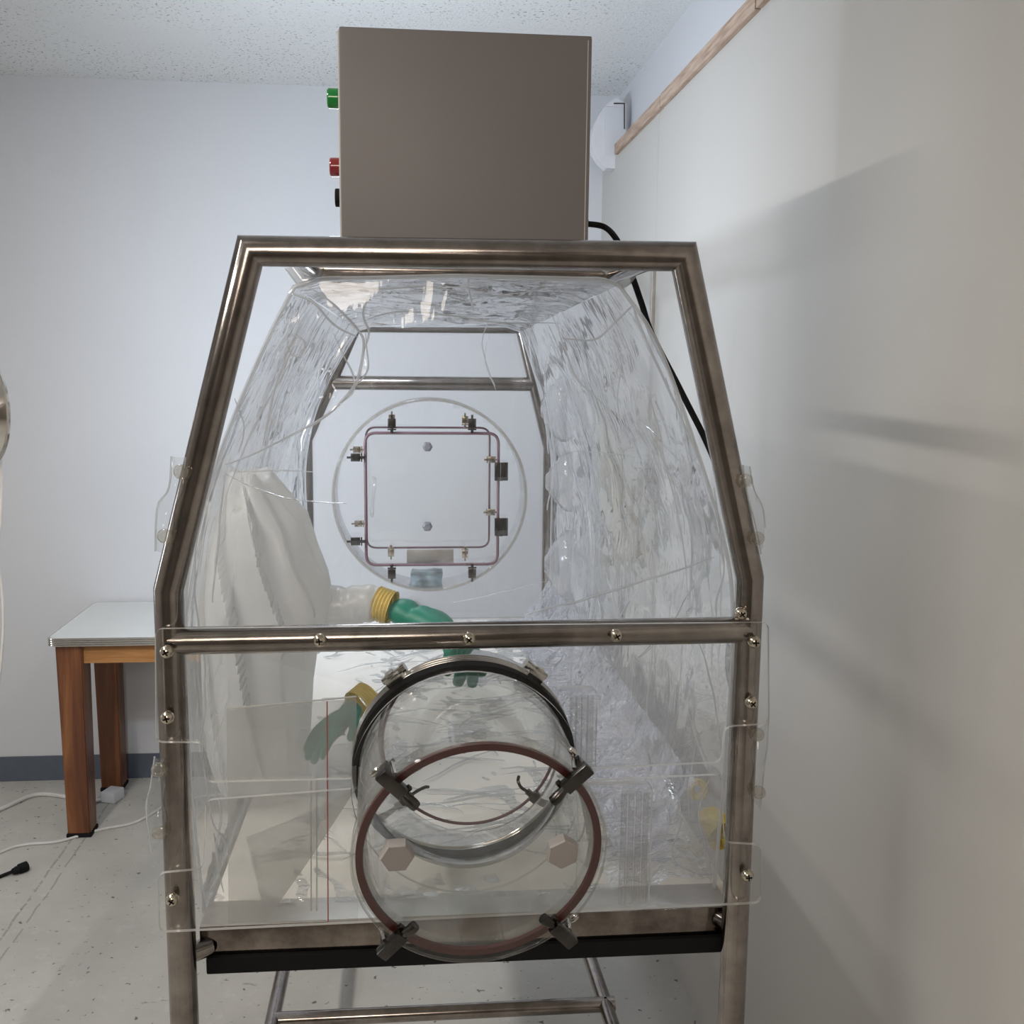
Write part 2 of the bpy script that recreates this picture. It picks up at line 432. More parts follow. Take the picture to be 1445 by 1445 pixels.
def tag(o, label, cat, group=None):
    o['label'] = label; o['category'] = cat
    if group: o['group'] = group
    return o
def struct(name, bm, mat, **k):
    o = obj(name, bm, mat, **k); o['kind'] = 'structure'; return o
def NB(): return bmesh.new()

# ================================================================== ROOM
YB, HC, XR, ZP = 4.211, 2.76, 0.74, 2.492
b = NB(); box(b, (-3.2, -2.2, -0.08), (1.2, YB+0.12, 0.0)); struct('floor', b, 'floor', smooth=0)
b = NB(); box(b, (-3.2, -2.2, HC), (1.2, YB+0.12, HC+0.08)); struct('ceiling', b, 'ceiling', smooth=0)
b = NB(); box(b, (-3.2, YB, 0.0), (1.2, YB+0.12, HC)); struct('wall_back', b, 'wall', smooth=0)
b = NB(); box(b, (-3.2, -2.3, 0.0), (1.2, -2.2, HC)); struct('wall_front', b, 'darkwall', smooth=0)
b = NB(); box(b, (-3.3, -2.3, 0.0), (-3.2, YB+0.12, HC)); struct('wall_left', b, 'panel', smooth=0)
b = NB(); box(b, (0.80, -2.2, ZP-0.1), (0.92, YB, HC)); struct('wall_right_upper', b, 'wall', smooth=0)
b = NB(); box(b, (XR, -2.2, 0.0), (0.799, YB, ZP)); struct('wall_right', b, 'panel', smooth=0)
b = NB(); box(b, (-3.2, YB-0.006, 0.0), (XR, YB, 0.105), 0.002); struct('baseboard_back', b, 'vinyl', smooth=0)
# raw wooden strip along the top of the panelling, in butted lengths
b = NB(); y = -2.0; rnd = random.Random(3)
while y < YB-0.3:
    L = rnd.uniform(0.55, 0.95); y1 = min(y+L-0.008, YB-0.31)
    dz = rnd.uniform(-0.003, 0.003)
    box(b, (XR-0.014, y, ZP-0.012+dz), (XR+0.012, y1, ZP+0.026+dz), 0.002); y += L
struct('trim_1', b, 'rawwood', smooth=0)
b = NB(); box(b, (XR+0.013, -2.0, ZP+0.001), (0.799, YB-0.31, ZP+0.034), 0.002); struct('trim_2', b, 'whiteplastic', smooth=0)
# narrow batten strip covering a joint of the panelling
b = NB(); q = PX(924, 400, XR); box(b, (XR-0.012, q.y-0.012, 1.55), (XR, q.y+0.012, q.z+0.05), 0.002); struct('trim_3', b, 'tray', smooth=0)
b = NB(); q = PX(928, 250, XR); box(b, (XR-0.0008, q.y, 0.0), (XR, YB, ZP-0.014)); struct('light_edge_sheet', b, 'panel', smooth=0)  # thin added sheet, its edge stands in for a light boundary on the wall

# wall-mounted air conditioner in the far corner, end panel towards us
ac = thing('air_conditioner', 'white wall air conditioner with curved front in the far corner under the ceiling', 'air conditioner', (0.70, 4.05, ZP+0.03))
acp = [P(x, y, 3.95) for x, y in ((884, 146), (869, 138), (856, 147), (845, 162), (837, 180), (834, 197), (837, 212), (845, 226), (856, 237), (870, 238), (884, 232))]
for q in acp: q.x = min(q.x, 0.795)
b = NB(); plate(b, [Vector((q.x, q.z)) for q in acp], lambda q: V(q[0], 3.95, q[1]), (0, 1, 0), 0.07, 0); obj('housing', b, 'whiteplastic', ac)
zt, zb = acp[0].z, acp[-1].z
b = NB(); box(b, (xr_ := P(853, 180, 3.949).x, 3.946, zb+0.03), (0.775, 3.9495, zt-0.015), 0.001); obj('end_panel', b, 'wall', ac)
b = NB(); tube(b, [P(866, 146, 3.945), P(881, 146, 3.945), P(881, 182, 3.945)], 0.0022, 6); obj('seam_line', b, 'darksteel', ac)

# ================================================================== TABLE
tbx0, tbx1, tby0, tby1, tz = -1.2896, -0.02, 3.6448, 4.195, 0.75
tb = thing('side_table', 'white topped table with ribbed chrome edge and varnished wooden legs', 'table', ((tbx0+tbx1)/2, (tby0+tby1)/2, 0))
ol = fillet([(tbx0, tby0), (tbx1, tby0), (tbx1, tby1), (tbx0, tby1)], 0.03)
b = NB(); plate(b, fillet([(tbx0+.004, tby0+.004), (tbx1-.004, tby0+.004), (tbx1-.004, tby1-.004), (tbx0+.004, tby1-.004)], 0.027), lambda q: V(q[0], q[1], tz-0.03), (0, 0, 1), 0.0305, 0); obj('tabletop', b, 'laminate', tb)
b = NB()
for k in range(4): tube(b, [V(q[0], q[1], tz-0.0035-k*0.0075) for q in ol], 0.0042, 8, closed=True)
obj('edge_band', b, 'chrome', tb)
def leg(x0, x1, y0, y1, name='leg'):
    b = NB()
    t = [V(x, y, tz-0.03) for x, y in ((x0, y0), (x1, y0), (x1, y1), (x0, y1))]
    k = 0.006
    f = [V(x, y, 0.012) for x, y in ((x0+k, y0+k), (x1-k, y0+k), (x1-k, y1-k), (x0+k, y1-k))]
    tv = [b.verts.new(p) for p in t]; fv = [b.verts.new(p) for p in f]
    b.faces.new(tv); b.faces.new(fv[::-1])
    for i in range(4): b.faces.new((tv[i], fv[i], fv[(i+1) % 4], tv[(i+1) % 4]))
    bmesh.ops.bevel(b, geom=list(b.edges), offset=0.004, segments=2, affect='EDGES')
    o = obj(name, b, 'wood', tb)
    b = NB(); box(b, (x0+k-0.004, y0+k-0.004, 0.0), (x1-k+0.004, y1-k+0.004, 0.014), 0.003); obj('foot_pad', b, 'black', o)
lx0 = P(80, 960, tby0+0.02).x; lx1 = P(118, 960, tby0+0.02).x; lw = lx1-lx0
leg(lx0, lx1, tby0+0.02, tby0+0.02+lw); leg(lx0, lx1, tby1-0.03-lw, tby1-0.03)
leg(tbx1-0.04-lw, tbx1-0.04, tby0+0.02, tby0+0.02+lw); leg(tbx1-0.04-lw, tbx1-0.04, tby1-0.03-lw, tby1-0.03)
za0, za1 = tz-0.10, tz-0.03
def apr(lo, hi):
    b = NB(); box(b, lo, hi, 0.002); obj('apron', b, 'apron', tb)
apr((lx1, tby0+0.03, za0), (tbx1-0.04-lw, tby0+0.052, za1)); apr((lx1, tby1-0.062, za0), (tbx1-0.04-lw, tby1-0.04, za1))
apr((lx0+0.01, tby0+0.02+lw, za0), (lx0+0.032, tby1-0.03-lw, za1)); apr((tbx1-0.072, tby0+0.02+lw, za0), (tbx1-0.05, tby1-0.03-lw, za1))

# cables on the floor
def cable(name, px, r, mat, label, z=0.006, tail=()):
    pts = [PZ(x, y, z) for x, y in px]
    return smooth_path(list(tail)+pts, 8)
ex = thing('extension_cable', 'thick white extension cable on floor ending in a square plug near table', 'cable', PZ(100, 1127, 0))
b = NB(); tube(b, smooth_path([PZ(-120, 1190, .008), PZ(0, 1142, .008), PZ(48, 1122, .008), PZ(85, 1123, .008), PZ(122, 1131, .008), PZ(150, 1126, .012)], 8), 0.008, 10); obj('cord', b, 'cable', ex)
c0 = PZ(159, 1122, 0.02); d = (PZ(168, 1116, .02)-PZ(150, 1128, .02)).normalized(); s = V(-d.y, d.x, 0)
b = NB(); obox(b, c0 + V(0, 0, .002), (d, s, V(0, 0, 1)), (0.034, 0.030, 0.021), 0.004); pl = obj('plug', b, 'whiteplastic', ex)
b = NB()
for k in (-1, 1): obox(b, c0 + d*0.043 + s*0.009*k, (d, s, V(0, 0, 1)), (0.011, 0.001, 0.0035))
obj('prong', b, 'chrome', pl)
b = NB(); tube(b, smooth_path([PZ(-120, 1260, .005), PZ(0, 1203, .005), PZ(35, 1192, .005), PZ(84, 1187, .005), PZ(140, 1171, .005), PZ(182, 1163, .005), PZ(206, 1153, .005), PZ(250, 1130, .005), PZ(330, 1118, .005)], 8), 0.005, 8)
tag(obj('thin_cable', b, 'cable'), 'thin off-white cable running along the floor behind the near table leg', 'cable')
bk = thing('black_cable', 'short black cable with a round connector lying on the bare floor', 'cable', PZ(10, 1232, 0))
b = NB(); tube(b, smooth_path([PZ(-80, 1262, .006), PZ(-20, 1246, .006), PZ(0, 1237, .006), PZ(20, 1229, .012)], 8), 0.006, 8); obj('cord', b, 'black', bk)
b = NB(); a0 = PZ(18, 1230, .016); d = (PZ(38, 1222, .016)-a0); lathe(b, [(0, 0), (.010, 0), (.013, .012), (.013, d.length*.45), (.017, d.length*.47), (.017, d.length), (0, d.length)], a0, d, 16); obj('connector', b, 'black', bk)

# ================================================================== LAMP at the left edge
lc = P(-24, 578, 2.4)
ax = V(0.72, 0.69, 0).normalized()
lamp = thing('work_lamp', 'round chrome dish lamp on a stand at the left edge', 'lamp', (lc.x, lc.y, 0))
b = NB(); prof = [(0.02, -0.10), (0.05, -0.092), (0.085, -0.06), (0.108, -0.025), (0.119, 0.0), (0.124, 0.002), (0.124, 0.006), (0.118, 0.004), (0.104, -0.024), (0.082, -0.056), (0.048, -0.086), (0.02, -0.094)]
lathe(b, prof, lc, ax, 48, closed=True); obj('dish', b, 'chrome', lamp)
b = NB(); lathe(b, [(0, -0.15), (0.022, -0.15), (0.026, -0.14), (0.026, -0.095), (0, -0.095)], lc, ax, 20); obj('socket', b, 'black', lamp)
b = NB(); lathe(b, [(0, -0.094), (0.016, -0.09), (0.018, -0.075), (0.03, -0.05), (0.03, -0.035), (0.018, -0.018), (0, -0.014)], lc, ax, 20); obj('bulb', b, 'bulb', lamp)
pc = lc - ax*0.12 + V(-0.03, 0, 0)
b = NB(); tube(b, [V(pc.x, pc.y, 0.02), V(pc.x, pc.y, lc.z)], 0.012, 12); obj('pole', b, 'chrome', lamp)
for k in range(3):
    a = 2*math.pi*k/3 + 2.2
    b = NB(); tube(b, [V(pc.x, pc.y, 0.22), V(pc.x+0.13*math.cos(a), pc.y+0.13*math.sin(a), 0.008)], 0.008, 8); obj('leg', b, 'chrome', lamp)
b = NB(); tube(b, smooth_path([lc - ax*0.15, P(-12, 632, 2.38), P(2, 668, 2.38), P(1, 735, 2.38), P(-3, 790, 2.38), P(3, 832, 2.38), P(5, 880, 2.38), P(2, 930, 2.38), P(-6, 1000, 2.38), P(-20, 1150, 2.38), V(P(-40, 1300, 2.38).x, 2.38, 0.006), V(P(-90, 1300, 2.38).x, 2.45, 0.006)], 10), 0.0032, 8); obj('cord', b, 'cable', lamp)
ls = bpy.data.lights.new('lamp_glow', 'SPOT'); ls.energy = 75; ls.color = (0.78, 0.88, 1.0); ls.spot_size = math.radians(150); ls.spot_blend = 1.0; ls.shadow_soft_size = 0.03
lo = bpy.data.objects.new('lamp_glow', ls); COL.objects.link(lo); lo.location = lc + ax*0.012
lo.rotation_euler = ax.to_track_quat('-Z', 'Y').to_euler()

# ================================================================== ISOLATOR FRAME
YF, TR = 1.30, 0.0184
fr = thing('isolator_frame', 'tall brushed steel tube frame with a steel tray holding the clear film chamber', 'frame', (0.063, 2.15, 0))
kL, tL, tR, kR = [P(*q, YF) for q in ((238, 832), (353, 354), (965, 362), (1058, 815))]
b = NB(); tube(b, [V(kL.x-0.003, YF, 0.0), kL, tL, tR, kR, V(kR.x+0.003, YF, 0.0)], TR, 24); obj('front_arch', b, 'steel', fr, smooth=30)
cL, cR = P(245, 904, YF), P(1048, 888, YF)
b = NB(); tube(b, [V(kL.x, YF-0.002, cL.z), V(kR.x, YF-0.002, cR.z)], 0.0175, 24); obj('front_crossbar', b, 'steel', fr)
# rear arch
YR = 3.0
rp = [P(*q, YR) for q in ((430, 620), (500, 458), (737, 460), (777, 632))]
b = NB(); tube(b, [V(rp[0].x-.003, YR, 0.0), rp[0], rp[1], rp[2], rp[3], V(rp[3].x+.004, YR, 0.0)], 0.022, 20); obj('rear_arch', b, 'steel', fr, smooth=30)
rc = P(600, 541, YR)
def at_z(p, q, z): t = (z-p.z)/(q.z-p.z); return p + (q-p)*t
b = NB(); tube(b, [at_z(rp[0], rp[1], rc.z), at_z(rp[3], rp[2], rc.z)], 0.020, 20); obj('rear_crossbar', b, 'steel', fr)
# tray supports and lower cart rails
xl, xr = kL.x-0.003, kR.x+0.003
tx0, tx1 = P(283, 1300, 1.33).x, P(1026, 1280, 1.33).x
ZT = 0.945
for x, xx in ((xl, rp[0].x-.003), (xr, rp[3].x+.004)):
    b = NB(); tube(b, [V(x, YF, 0.30), V(xx, YR, 0.30)], 0.0165, 18); obj('lower_rail', b, 'steel', fr)
b = NB(); tube(b, [V(xl, 2.11, 0.30), V(xr, 2.11, 0.30)], 0.0165, 18); obj('lower_crossbar', b, 'steel', fr)
b = NB(); tube(b, [V(xl, YF, ZT), V(tx0+0.012, YF+0.026, ZT)], 0.013, 16); obj('tray_bracket', b, 'steel', fr)
b = NB(); tube(b, [V(xr, YF, ZT+0.01), V(tx1-0.012, YF+0.026, ZT+0.01)], 0.013, 16); obj('tray_bracket', b, 'steel', fr)
zt_ = 0.9625-0.014; zb_ = 0.938
def tray():
    b = NB()
    y0 = 1.325; zl = P(650, 1335, y0).z; zu = P(650, 1292, y0).z
    z2 = zu
    ol = [(y0, zl), (y0, z2-0.003), (y0+0.003, z2), (2.985, z2), (2.985, zl), (2.982, zl), (2.982, z2-0.003), (y0+0.006, z2-0.003), (y0+0.004, zl)]
    plate(b, [Vector(q) for q in ol], lambda q: V(tx0, q[0], q[1]), (1, 0, 0), tx1-tx0, 0)
    return b, zl, zu
b, zl, zu = tray(); obj('tray', b, 'tray', fr, smooth=20)
b = NB(); box(b, (tx0, 1.3215, zl), (tx1, 1.3248, zu-0.001), 0.001); obj('tray_lip', b, 'mirror', fr)['label'] = 'polished mirror steel lip'
b = NB(); box(b, (P(291, 1340, 1.32).x, 1.314, zl-0.020), (P(1022, 1320, 1.32).x, 1.325, zl+0.004), 0.003); obj('bumper_strip', b, 'black', fr)['label'] = 'black rubber strip under the tray lip'
# rails above the chamber that carry the blower
YRA, ZRA = 1.62, P(650, 384, 1.62).z
for yy in (YRA, 1.95):
    b = NB(); tube(b, [V(P(445, 384, 1.62).x, yy, ZRA), V(P(860, 384, 1.62).x, yy, ZRA)], 0.0145, 20); obj('blower_rail', b, 'steel', fr)
for x in (P(441, 384, 1.62).x, P(864, 384, 1.62).x):
    b = NB(); tube(b, [V(x, YF, ZRA-0.003), V(x, 1.97, ZRA)], 0.0125, 16); obj('rail_arm', b, 'mirror', fr)
# screws holding the acrylic panels (through the panels into the tubes)
def screw(px, py, y=1.2785):
    c = P(px, py, y); b = NB()
    lathe(b, [(0, -0.0062), (0.0030, -0.0060), (0.0062, -0.0042), (0.0083, -0.0010), (0.0083, 0.004), (0, 0.004)], c, V(0, 1, 0), 20)
    o = obj('screw', b, 'screwsteel', fr)
    b = NB(); a = random.uniform(0, 1.5)
    for k in (0, 1):
        d = V(math.cos(a+k*math.pi/2), 0, math.sin(a+k*math.pi/2)); obox(b, c + V(0, -0.0058, 0), (d, V(0, 1, 0), d.cross(V(0, 1, 0))), (0.0042, 0.0009, 0.0009))
    obj('cross_slot', b, 'black', o)
for q in ((235, 920), (236, 1013), (243, 1270), (451, 904), (662, 902), (870, 897), (1065, 906), (1061, 992), (1055, 1236)): screw(*q, 1.2705)
screw(1046, 866, 1.2815)

# white base board on the tray
zbd = P(650, 1262, 1.40).z
b = NB(); box(b, (tx0+0.004, 1.385, zu+0.0005), (tx1+0.012, 2.97, zbd), 0.004); tag(obj('base_board', b, 'board'), 'white board lying on the steel tray under the film chamber', 'board')

# ================================================================== BLOWER BOX
Yb0 = 1.605
q0, q1 = P(473, 38, Yb0), P(833, 50, Yb0); bx0, bx1 = P(477, 200, Yb0).x, P(834, 200, Yb0).x
bz0, bz1 = ZRA+0.0150, (q0.z+q1.z)/2
bl = thing('blower_box', 'grey sheet metal blower box with coloured lights on its side standing above the frame', 'blower box', ((bx0+bx1)/2, Yb0+0.2, bz0))
b = NB(); box(b, (bx0, Yb0+0.012, bz0), (bx1, Yb0+0.40, bz1), 0.004); obj('housing', b, 'boxrim', bl)
b = NB(); box(b, (bx0+0.003, Yb0, bz0+0.001), (bx1-0.001, Yb0+0.014, bz1+0.001), 0.004); obj('front_cover', b, 'box', bl)
b = NB(); tube(b, [V(bx1-0.007, Yb0+0.0002, bz0+0.006), V(bx1-0.007, Yb0+0.0002, bz1-0.006)], 0.0008, 6); obj('cover_seam', b, 'boxrim', bl)
def button(py0, py1, px, mat, name, lab, sq):
    yy = Yb0+0.09; c0 = P(px, py0, yy); c1 = P(px, py1, yy); r = (c0.z-c1.z)/2; c = V(bx0, yy, (c0.z+c1.z)/2); L = bx0-c0.x
    b = NB(); lathe(b, [(0, 0.0), (r*1.12, 0.0), (r*1.12, 0.003), (r, 0.0035), (r, L-0.002), (r*0.9, L), (0, L)] if not sq else [(0, 0), (r, 0), (r, L-0.001), (r*.93, L), (0, L)], c, V(-1, 0, 0), 24)
    obj(name, b, mat, bl)['label'] = lab
button(124, 153, 462, 'green', 'indicator_light', 'green indicator light', False)
button(222, 249, 465.5, 'red', 'indicator_light', 'red indicator light', False)
button(266, 292, 473, 'black', 'rocker_switch', 'black switch', True)
gy = Yb0+0.10; gc = P(835, 316, gy); gc.x = bx1
b = NB(); lathe(b, [(0, 0), (0.013, 0), (0.013, 0.003), (0.0095, 0.004), (0.008, 0.014), (0, 0.014)], gc, V(1, 0, 0), 20); obj('cord_grip', b, 'black', bl)
b = NB()
tube(b, smooth_path([gc+V(0.012, 0, 0), P(852, 320, gy), P(868, 335, 1.66), P(882, 362, 1.62), P(893, 392, 1.6), P(906, 430, 1.6), P(921, 474, 1.6), P(965, 560, 1.55), P(1008, 650, 1.52), P(1040, 760, 1.47), P(1042, 840, 1.46), P(1030, 905, 1.46), P(1028, 945, 1.46), P(1035, 985, 1.46), P(1043, 1060, 1.46), P(1044, 1180, 1.46), P(1043, 1350, 1.46), P(1043, 1600, 1.46), P(1043, 1900, 1.46), V(P(1043, 2100, 1.46).x, 1.46, 0.02), V(P(1043, 2150, 1.46).x, 1.40, 0.006), V(P(1043, 2150, 1.46).x+.05, 1.1, 0.006)], 8), 0.0048, 10)
tag(obj('power_cord', b, 'black', base=gc), 'black power cord hanging from the blower box down behind the frame', 'cord')

# ================================================================== FILM CHAMBER
fc = thing('film_chamber', 'crinkled clear vinyl film chamber inside the steel frame on the white board', 'chamber', (0.05, 2.15, zbd))
YA, YZ = 1.372, 2.945
def seg_resample(pts, n):
    pts = [Vector(p) for p in pts]; d = [0]
    for i in range(1, len(pts)): d.append(d[-1]+(pts[i]-pts[i-1]).length)
    out = []
    for k in range(n+1):
        s = d[-1]*k/n; i = 1
        while i < len(pts)-1 and d[i] < s: i += 1
        t = (s-d[i-1])/max(1e-9, d[i]-d[i-1]); out.append(pts[i-1].lerp(pts[i], t))
    return out
zf = zbd+0.0035
def prof(left, top, right, Y, N=44):
    g = lambda L: [P(x, y, Y) for x, y in L]
    L = g(left); T = g(top); R_ = g(right)
    L[0].z = zf; R_[-1].z = zf
    L = seg_resample(smooth_path(L, 4), N); T = seg_resample(T, N); R_ = seg_resample(smooth_path(R_, 4), N); B = seg_resample([R_[-1], L[0]], N)
    return L, T, R_, B
FA = prof([(287, 1262), (270, 1120), (262, 980), (261, 850), (274, 765), (310, 640), (368, 500), (415, 405)], [(415, 405), (450, 394), (640, 389), (850, 394), (873, 402)],
          [(873, 402), (928, 485), (985, 640), (1024, 775), (1034, 870), (1029, 1000), (1008, 1244)], YA)
FZ = prof([(437, 838), (433, 740), (432, 645), (455, 555), (505, 466)], [(505, 466), (525, 460), (715, 461), (735, 468)], [(735, 468), (762, 555), (778, 645), (778, 740), (776, 838)], YZ)
def nz(p, s, o=0.0): return mnoise.noise(Vector((p.x*s[0]+o, p.y*s[1]+o*1.7, p.z*s[2]-o)))
def rid(p, s, o=0.0): return 1-2*abs(nz(p, s, o))
def wrinkle(p, amp):
    return amp*(0.9*nz(p, (3.5, 3, 2.6), 3.1) + 0.55*rid(p, (5, 3.2, 6), 7.7)*nz(p, (2, 2, 2), 1.3)*1.6 + 0.25*rid(p, (13, 9, 12), 2.2) + 0.12*nz(p, (30, 22, 26), 5))
NY = 64
def side(A, Z, nrm, amp, name, mat, floor=False):
    b = NB(); rows = []
    for i in range(NY+1):
        t = i/NY; row = []
        for k in range(len(A)):
            p = A[k].lerp(Z[k], t); u = k/(len(A)-1)
            fade = min(1, 5*min(u, 1-u)+0.15)*min(1, 8*min(t, 1-t)+0.1)
            if floor:
                q = V(p.x, p.y, 0); h = 0.5+0.5*nz(q, (7, 5, 1), 4) ; h2 = max(0, rid(q + V(0.05*nz(q, (6, 6, 1)), 0.05*nz(q, (5, 5, 1), 9), 0), (19, 12, 1), 6))**2
                edge = max(0, (p.x-0.22)/0.14)
                p = p + V(0, 0, 0.002 + (0.004+0.010*edge)*h + (0.006+0.020*edge)*h2*(0.3+0.7*h))
            else:
                sag = 4*u*(1-u)*math.sin(math.pi*t)
                p = p + nrm*(wrinkle(p, amp)*fade - 0.012*sag)
                p.z = max(p.z, zf)
            row.append(b.verts.new(p))
        rows.append(row)
    for i in range(NY):
        for k in range(len(A)-1):
            b.faces.new((rows[i][k], rows[i][k+1], rows[i+1][k+1], rows[i+1][k]))
    return obj(name, b, mat, fc, smooth=180)
side(FA[0], FZ[0], V(-1, 0, 0.2), 0.020, 'film_wall', 'film')
side(FA[1], FZ[1], V(0, 0, 1), 0.022, 'film_roof', 'film')
side(FA[2], FZ[2], V(1, 0, 0.2), 0.020, 'film_wall', 'film')
side(FA[3], FZ[3], V(0, 0, -1), 0.0, 'film_floor', 'filmfloor', True)
# port axis
PF = P(677, 1200, 1.137); PB = P(655, 1074, 1.33); PI = P(663, 1046, 1.53); PRAD = 0.1448
PA = (PF-PB).normalized()
RPC = P(607, 698, 2.95); RPR = 0.262/2
RPR = (P(740, 698, 2.95)-P(474, 698, 2.95)).length/2
def cap(F, Y, ydir, amp, hole_c, hole_r):
    L, T, R_, B = F; N = len(L)-1; b = NB(); g = []
    for j in range(N+1):
        row = []
        for i in range(N+1):
            p = L[j].lerp(R_[N-j], i/N)
            # blend the straight row towards the bowed top line
            w_ = (j/N)**6; p = p.lerp(T[i] if j == N else V(T[i].x, p.y, p.z + (T[i].z-L[N].z)*w_), w_)
            u, v = i/N, j/N
            fade = min(1, 5*min(u, 1-u)+0.1)*min(1, 5*min(v, 1-v)+0.1)
            p = p + V(0, ydir, 0)*(wrinkle(p, amp)*fade + 0.0)
            row.append(b.verts.new(p))
        g.append(row)
    for j in range(N):
        for i in range(N):
            vs = (g[j][i], g[j][i+1], g[j+1][i+1], g[j+1][i])
            c = sum((v.co for v in vs), Vector())/4
            if math.hypot(c.x-hole_c.x, c.z-hole_c.z) < hole_r: continue
            b.faces.new(vs)
    return b
b = cap(FA, YA, -1, 0.012, P(655, 1068, YA), PRAD-0.004); obj('front_film', b, 'frontfilm', fc, smooth=180)
b = cap(FZ, YZ, 1, 0.006, RPC, RPR-0.006); obj('rear_film', b, 'frontfilm', fc, smooth=180)
# welded seams round both ends
def loopseam(F, r):
    L, T, R_, B = F; b = NB(); tube(b, L+T[1:]+R_[1:]+B[1:-1], r, 8, closed=True); return b
obj('weld_seam', loopseam(FA, 0.0028), 'seam', fc, smooth=60)
obj('weld_seam', loopseam(FZ, 0.0030), 'seam', fc, smooth=60)
# sharp creases standing off the film
CR = [
 ([(432, 402), (470, 430), (505, 465), (515, 488), (509, 520), (499, 545), (468, 580), (420, 610), (345, 646), (318, 656)], .0024, YA-.004),
 ([(410, 412), (440, 425), (472, 458), (506, 476)], .0018, YA-.004),
 ([(418, 486), (398, 520), (385, 562), (376, 600), (371, 628)], .0020, YA-.004),
 ([(318, 668), (360, 690), (420, 706), (490, 711)], .0012, YA-.003),
 ([(338, 667), (390, 664), (440, 666)], .0012, YA-.003),
 ([(786, 450), (796, 490), (812, 530), (840, 560), (866, 586)], .0018, YA+.25),
 ([(793, 478), (838, 480), (862, 462), (893, 430)], .0018, YA+.05),
 ([(893, 428), (900, 455), (930, 520), (962, 590), (1002, 690)], .0024, YA+.02),
 ([(740, 868), (800, 852), (870, 832), (940, 810), (1008, 786)], .0022, YA+.05),
 ([(795, 636), (850, 640), (893, 645), (892, 658), (921, 661)], .0012, 1.9),
 ([(510, 455), (560, 441), (640, 446), (700, 455), (790, 456)], .0016, YA+.2),
 ([(500, 545), (520, 520), (516, 470)], .0014, YA),
 ([(300, 660), (278, 760), (276, 840), (282, 900), (290, 960), (284, 1060)], .0016, YA-.003),
 ([(1008, 690), (1022, 800), (1010, 850), (1012, 880)], .0016, YA-.003),
 ([(985, 905), (1000, 950), (1012, 1010), (1018, 1070)], .0016, YA-.003),
 ([(780, 470), (770, 530), (778, 600), (784, 700)], .0016, 2.4),
 ([(440, 590), (425, 650), (430, 720)], .0018, 2.4),
 ([(690, 450), (680, 490), (700, 550)], .0014, 2.0),
 ([(455, 398), (520, 408), (590, 404), (650, 412)], .0016, YA+.06),
 ([(660, 395), (664, 420), (668, 440)], .0020, YA+.1),
 ([(520, 420), (512, 445), (520, 470), (514, 500)], .0020, YA+.02),
 ([(405, 470), (430, 480), (425, 500), (410, 498), (405, 472)], .0014, YA-.003),
 ([(462, 486), (452, 520), (446, 560), (430, 600), (424, 660)], .0030, 2.3),
 ([(470, 470), (500, 540), (480, 570), (440, 600)], .0020, YA+.3),
 ([(690, 470), (684, 510), (698, 545)], .0018, 2.4),
 ([(746, 470), (752, 520), (766, 560), (774, 640)], .0035, 2.6),
 ([(770, 560), (782, 640), (772, 720)], .0030, 2.5),
 ([(880, 500), (872, 560), (880, 620)], .0013, 1.7),
 ([(918, 560), (930, 610), (940, 660), (955, 690)], .0016, 1.55),
 ([(955, 560), (970, 620), (985, 690), (1000, 760)], .0014, 1.5),
 ([(330, 560), (345, 600), (335, 640)], .0014, YA),
 ([(318, 670), (312, 720), (305, 790), (300, 850)], .0018, YA-.003),
 ([(346, 690), (352, 740), (366, 800)], .0014, YA+.02),
 ([(640, 850), (700, 838), (770, 820)], .0016, 2.6),
 ([(300, 1110), (312, 1150), (306, 1200), (316, 1260)], .0022, YA-.003),
 ([(290, 1100), (300, 1160), (318, 1190), (310, 1230), (296, 1255)], .0018, YA-.003),
 ([(955, 1110), (960, 1160), (948, 1210), (985, 1236), (1004, 1240)], .0018, YA+.03),
 ([(1000, 1100), (985, 1150), (998, 1200), (1004, 1238)], .0016, YA+.03),
]
b = NB()
for pts, r, Y in CR:
    sp = smooth_path([P(x, y, Y) for x, y in pts], 8); n_ = len(sp)
    for i, p in enumerate(sp): p.x += 0.0025*nz(p, (25, 25, 25), 5); p.z += 0.0025*nz(p, (25, 25, 25), 9)
    tube(b, sp, [r*(0.25+0.75*math.sin(math.pi*(i+0.5)/n_)**0.6)*(0.75+0.5*abs(nz(p, (18, 18, 18), 3))) for i, p in enumerate(sp)], 8)
cr = obj('film_creases', b, 'seam', fc, smooth=60); cr['kind'] = 'stuff'
rnd = random.Random(11)
def wander(n, base, step, jit):
    pts = [base]; d = step
    for _ in range(n):
        d = d + V(rnd.uniform(-jit, jit), rnd.uniform(-jit, jit), 0); d = d.normalized()*step.length
        pts.append(pts[-1] + d)
    return pts
def taper(pts, r):
    n_ = len(pts); return [r*(0.2+0.8*math.sin(math.pi*(i+0.5)/n_)) for i in range(n_)]
# small wrinkles in the floor film
b = NB()
for _ in range(150):
    a = rnd.gauss(0.25, 0.45); L = rnd.uniform(0.05, 0.26); n_ = 5
    p0 = V(rnd.uniform(-0.27, 0.30), rnd.uniform(1.46, 2.85), zf+0.012+rnd.uniform(0, 0.004))
    pts = smooth_path(wander(n_, p0, V(math.cos(a), math.sin(a), 0)*L/n_, L/n_*0.45), 5)
    pts = [p for p in pts if -0.29 < p.x < 0.36]
    if len(pts) > 4: tube(b, pts, taper(pts, rnd.uniform(0.0010, 0.0030)), 7)
fw = obj('floor_wrinkles', b, 'seam', fc, smooth=60); fw['kind'] = 'stuff'
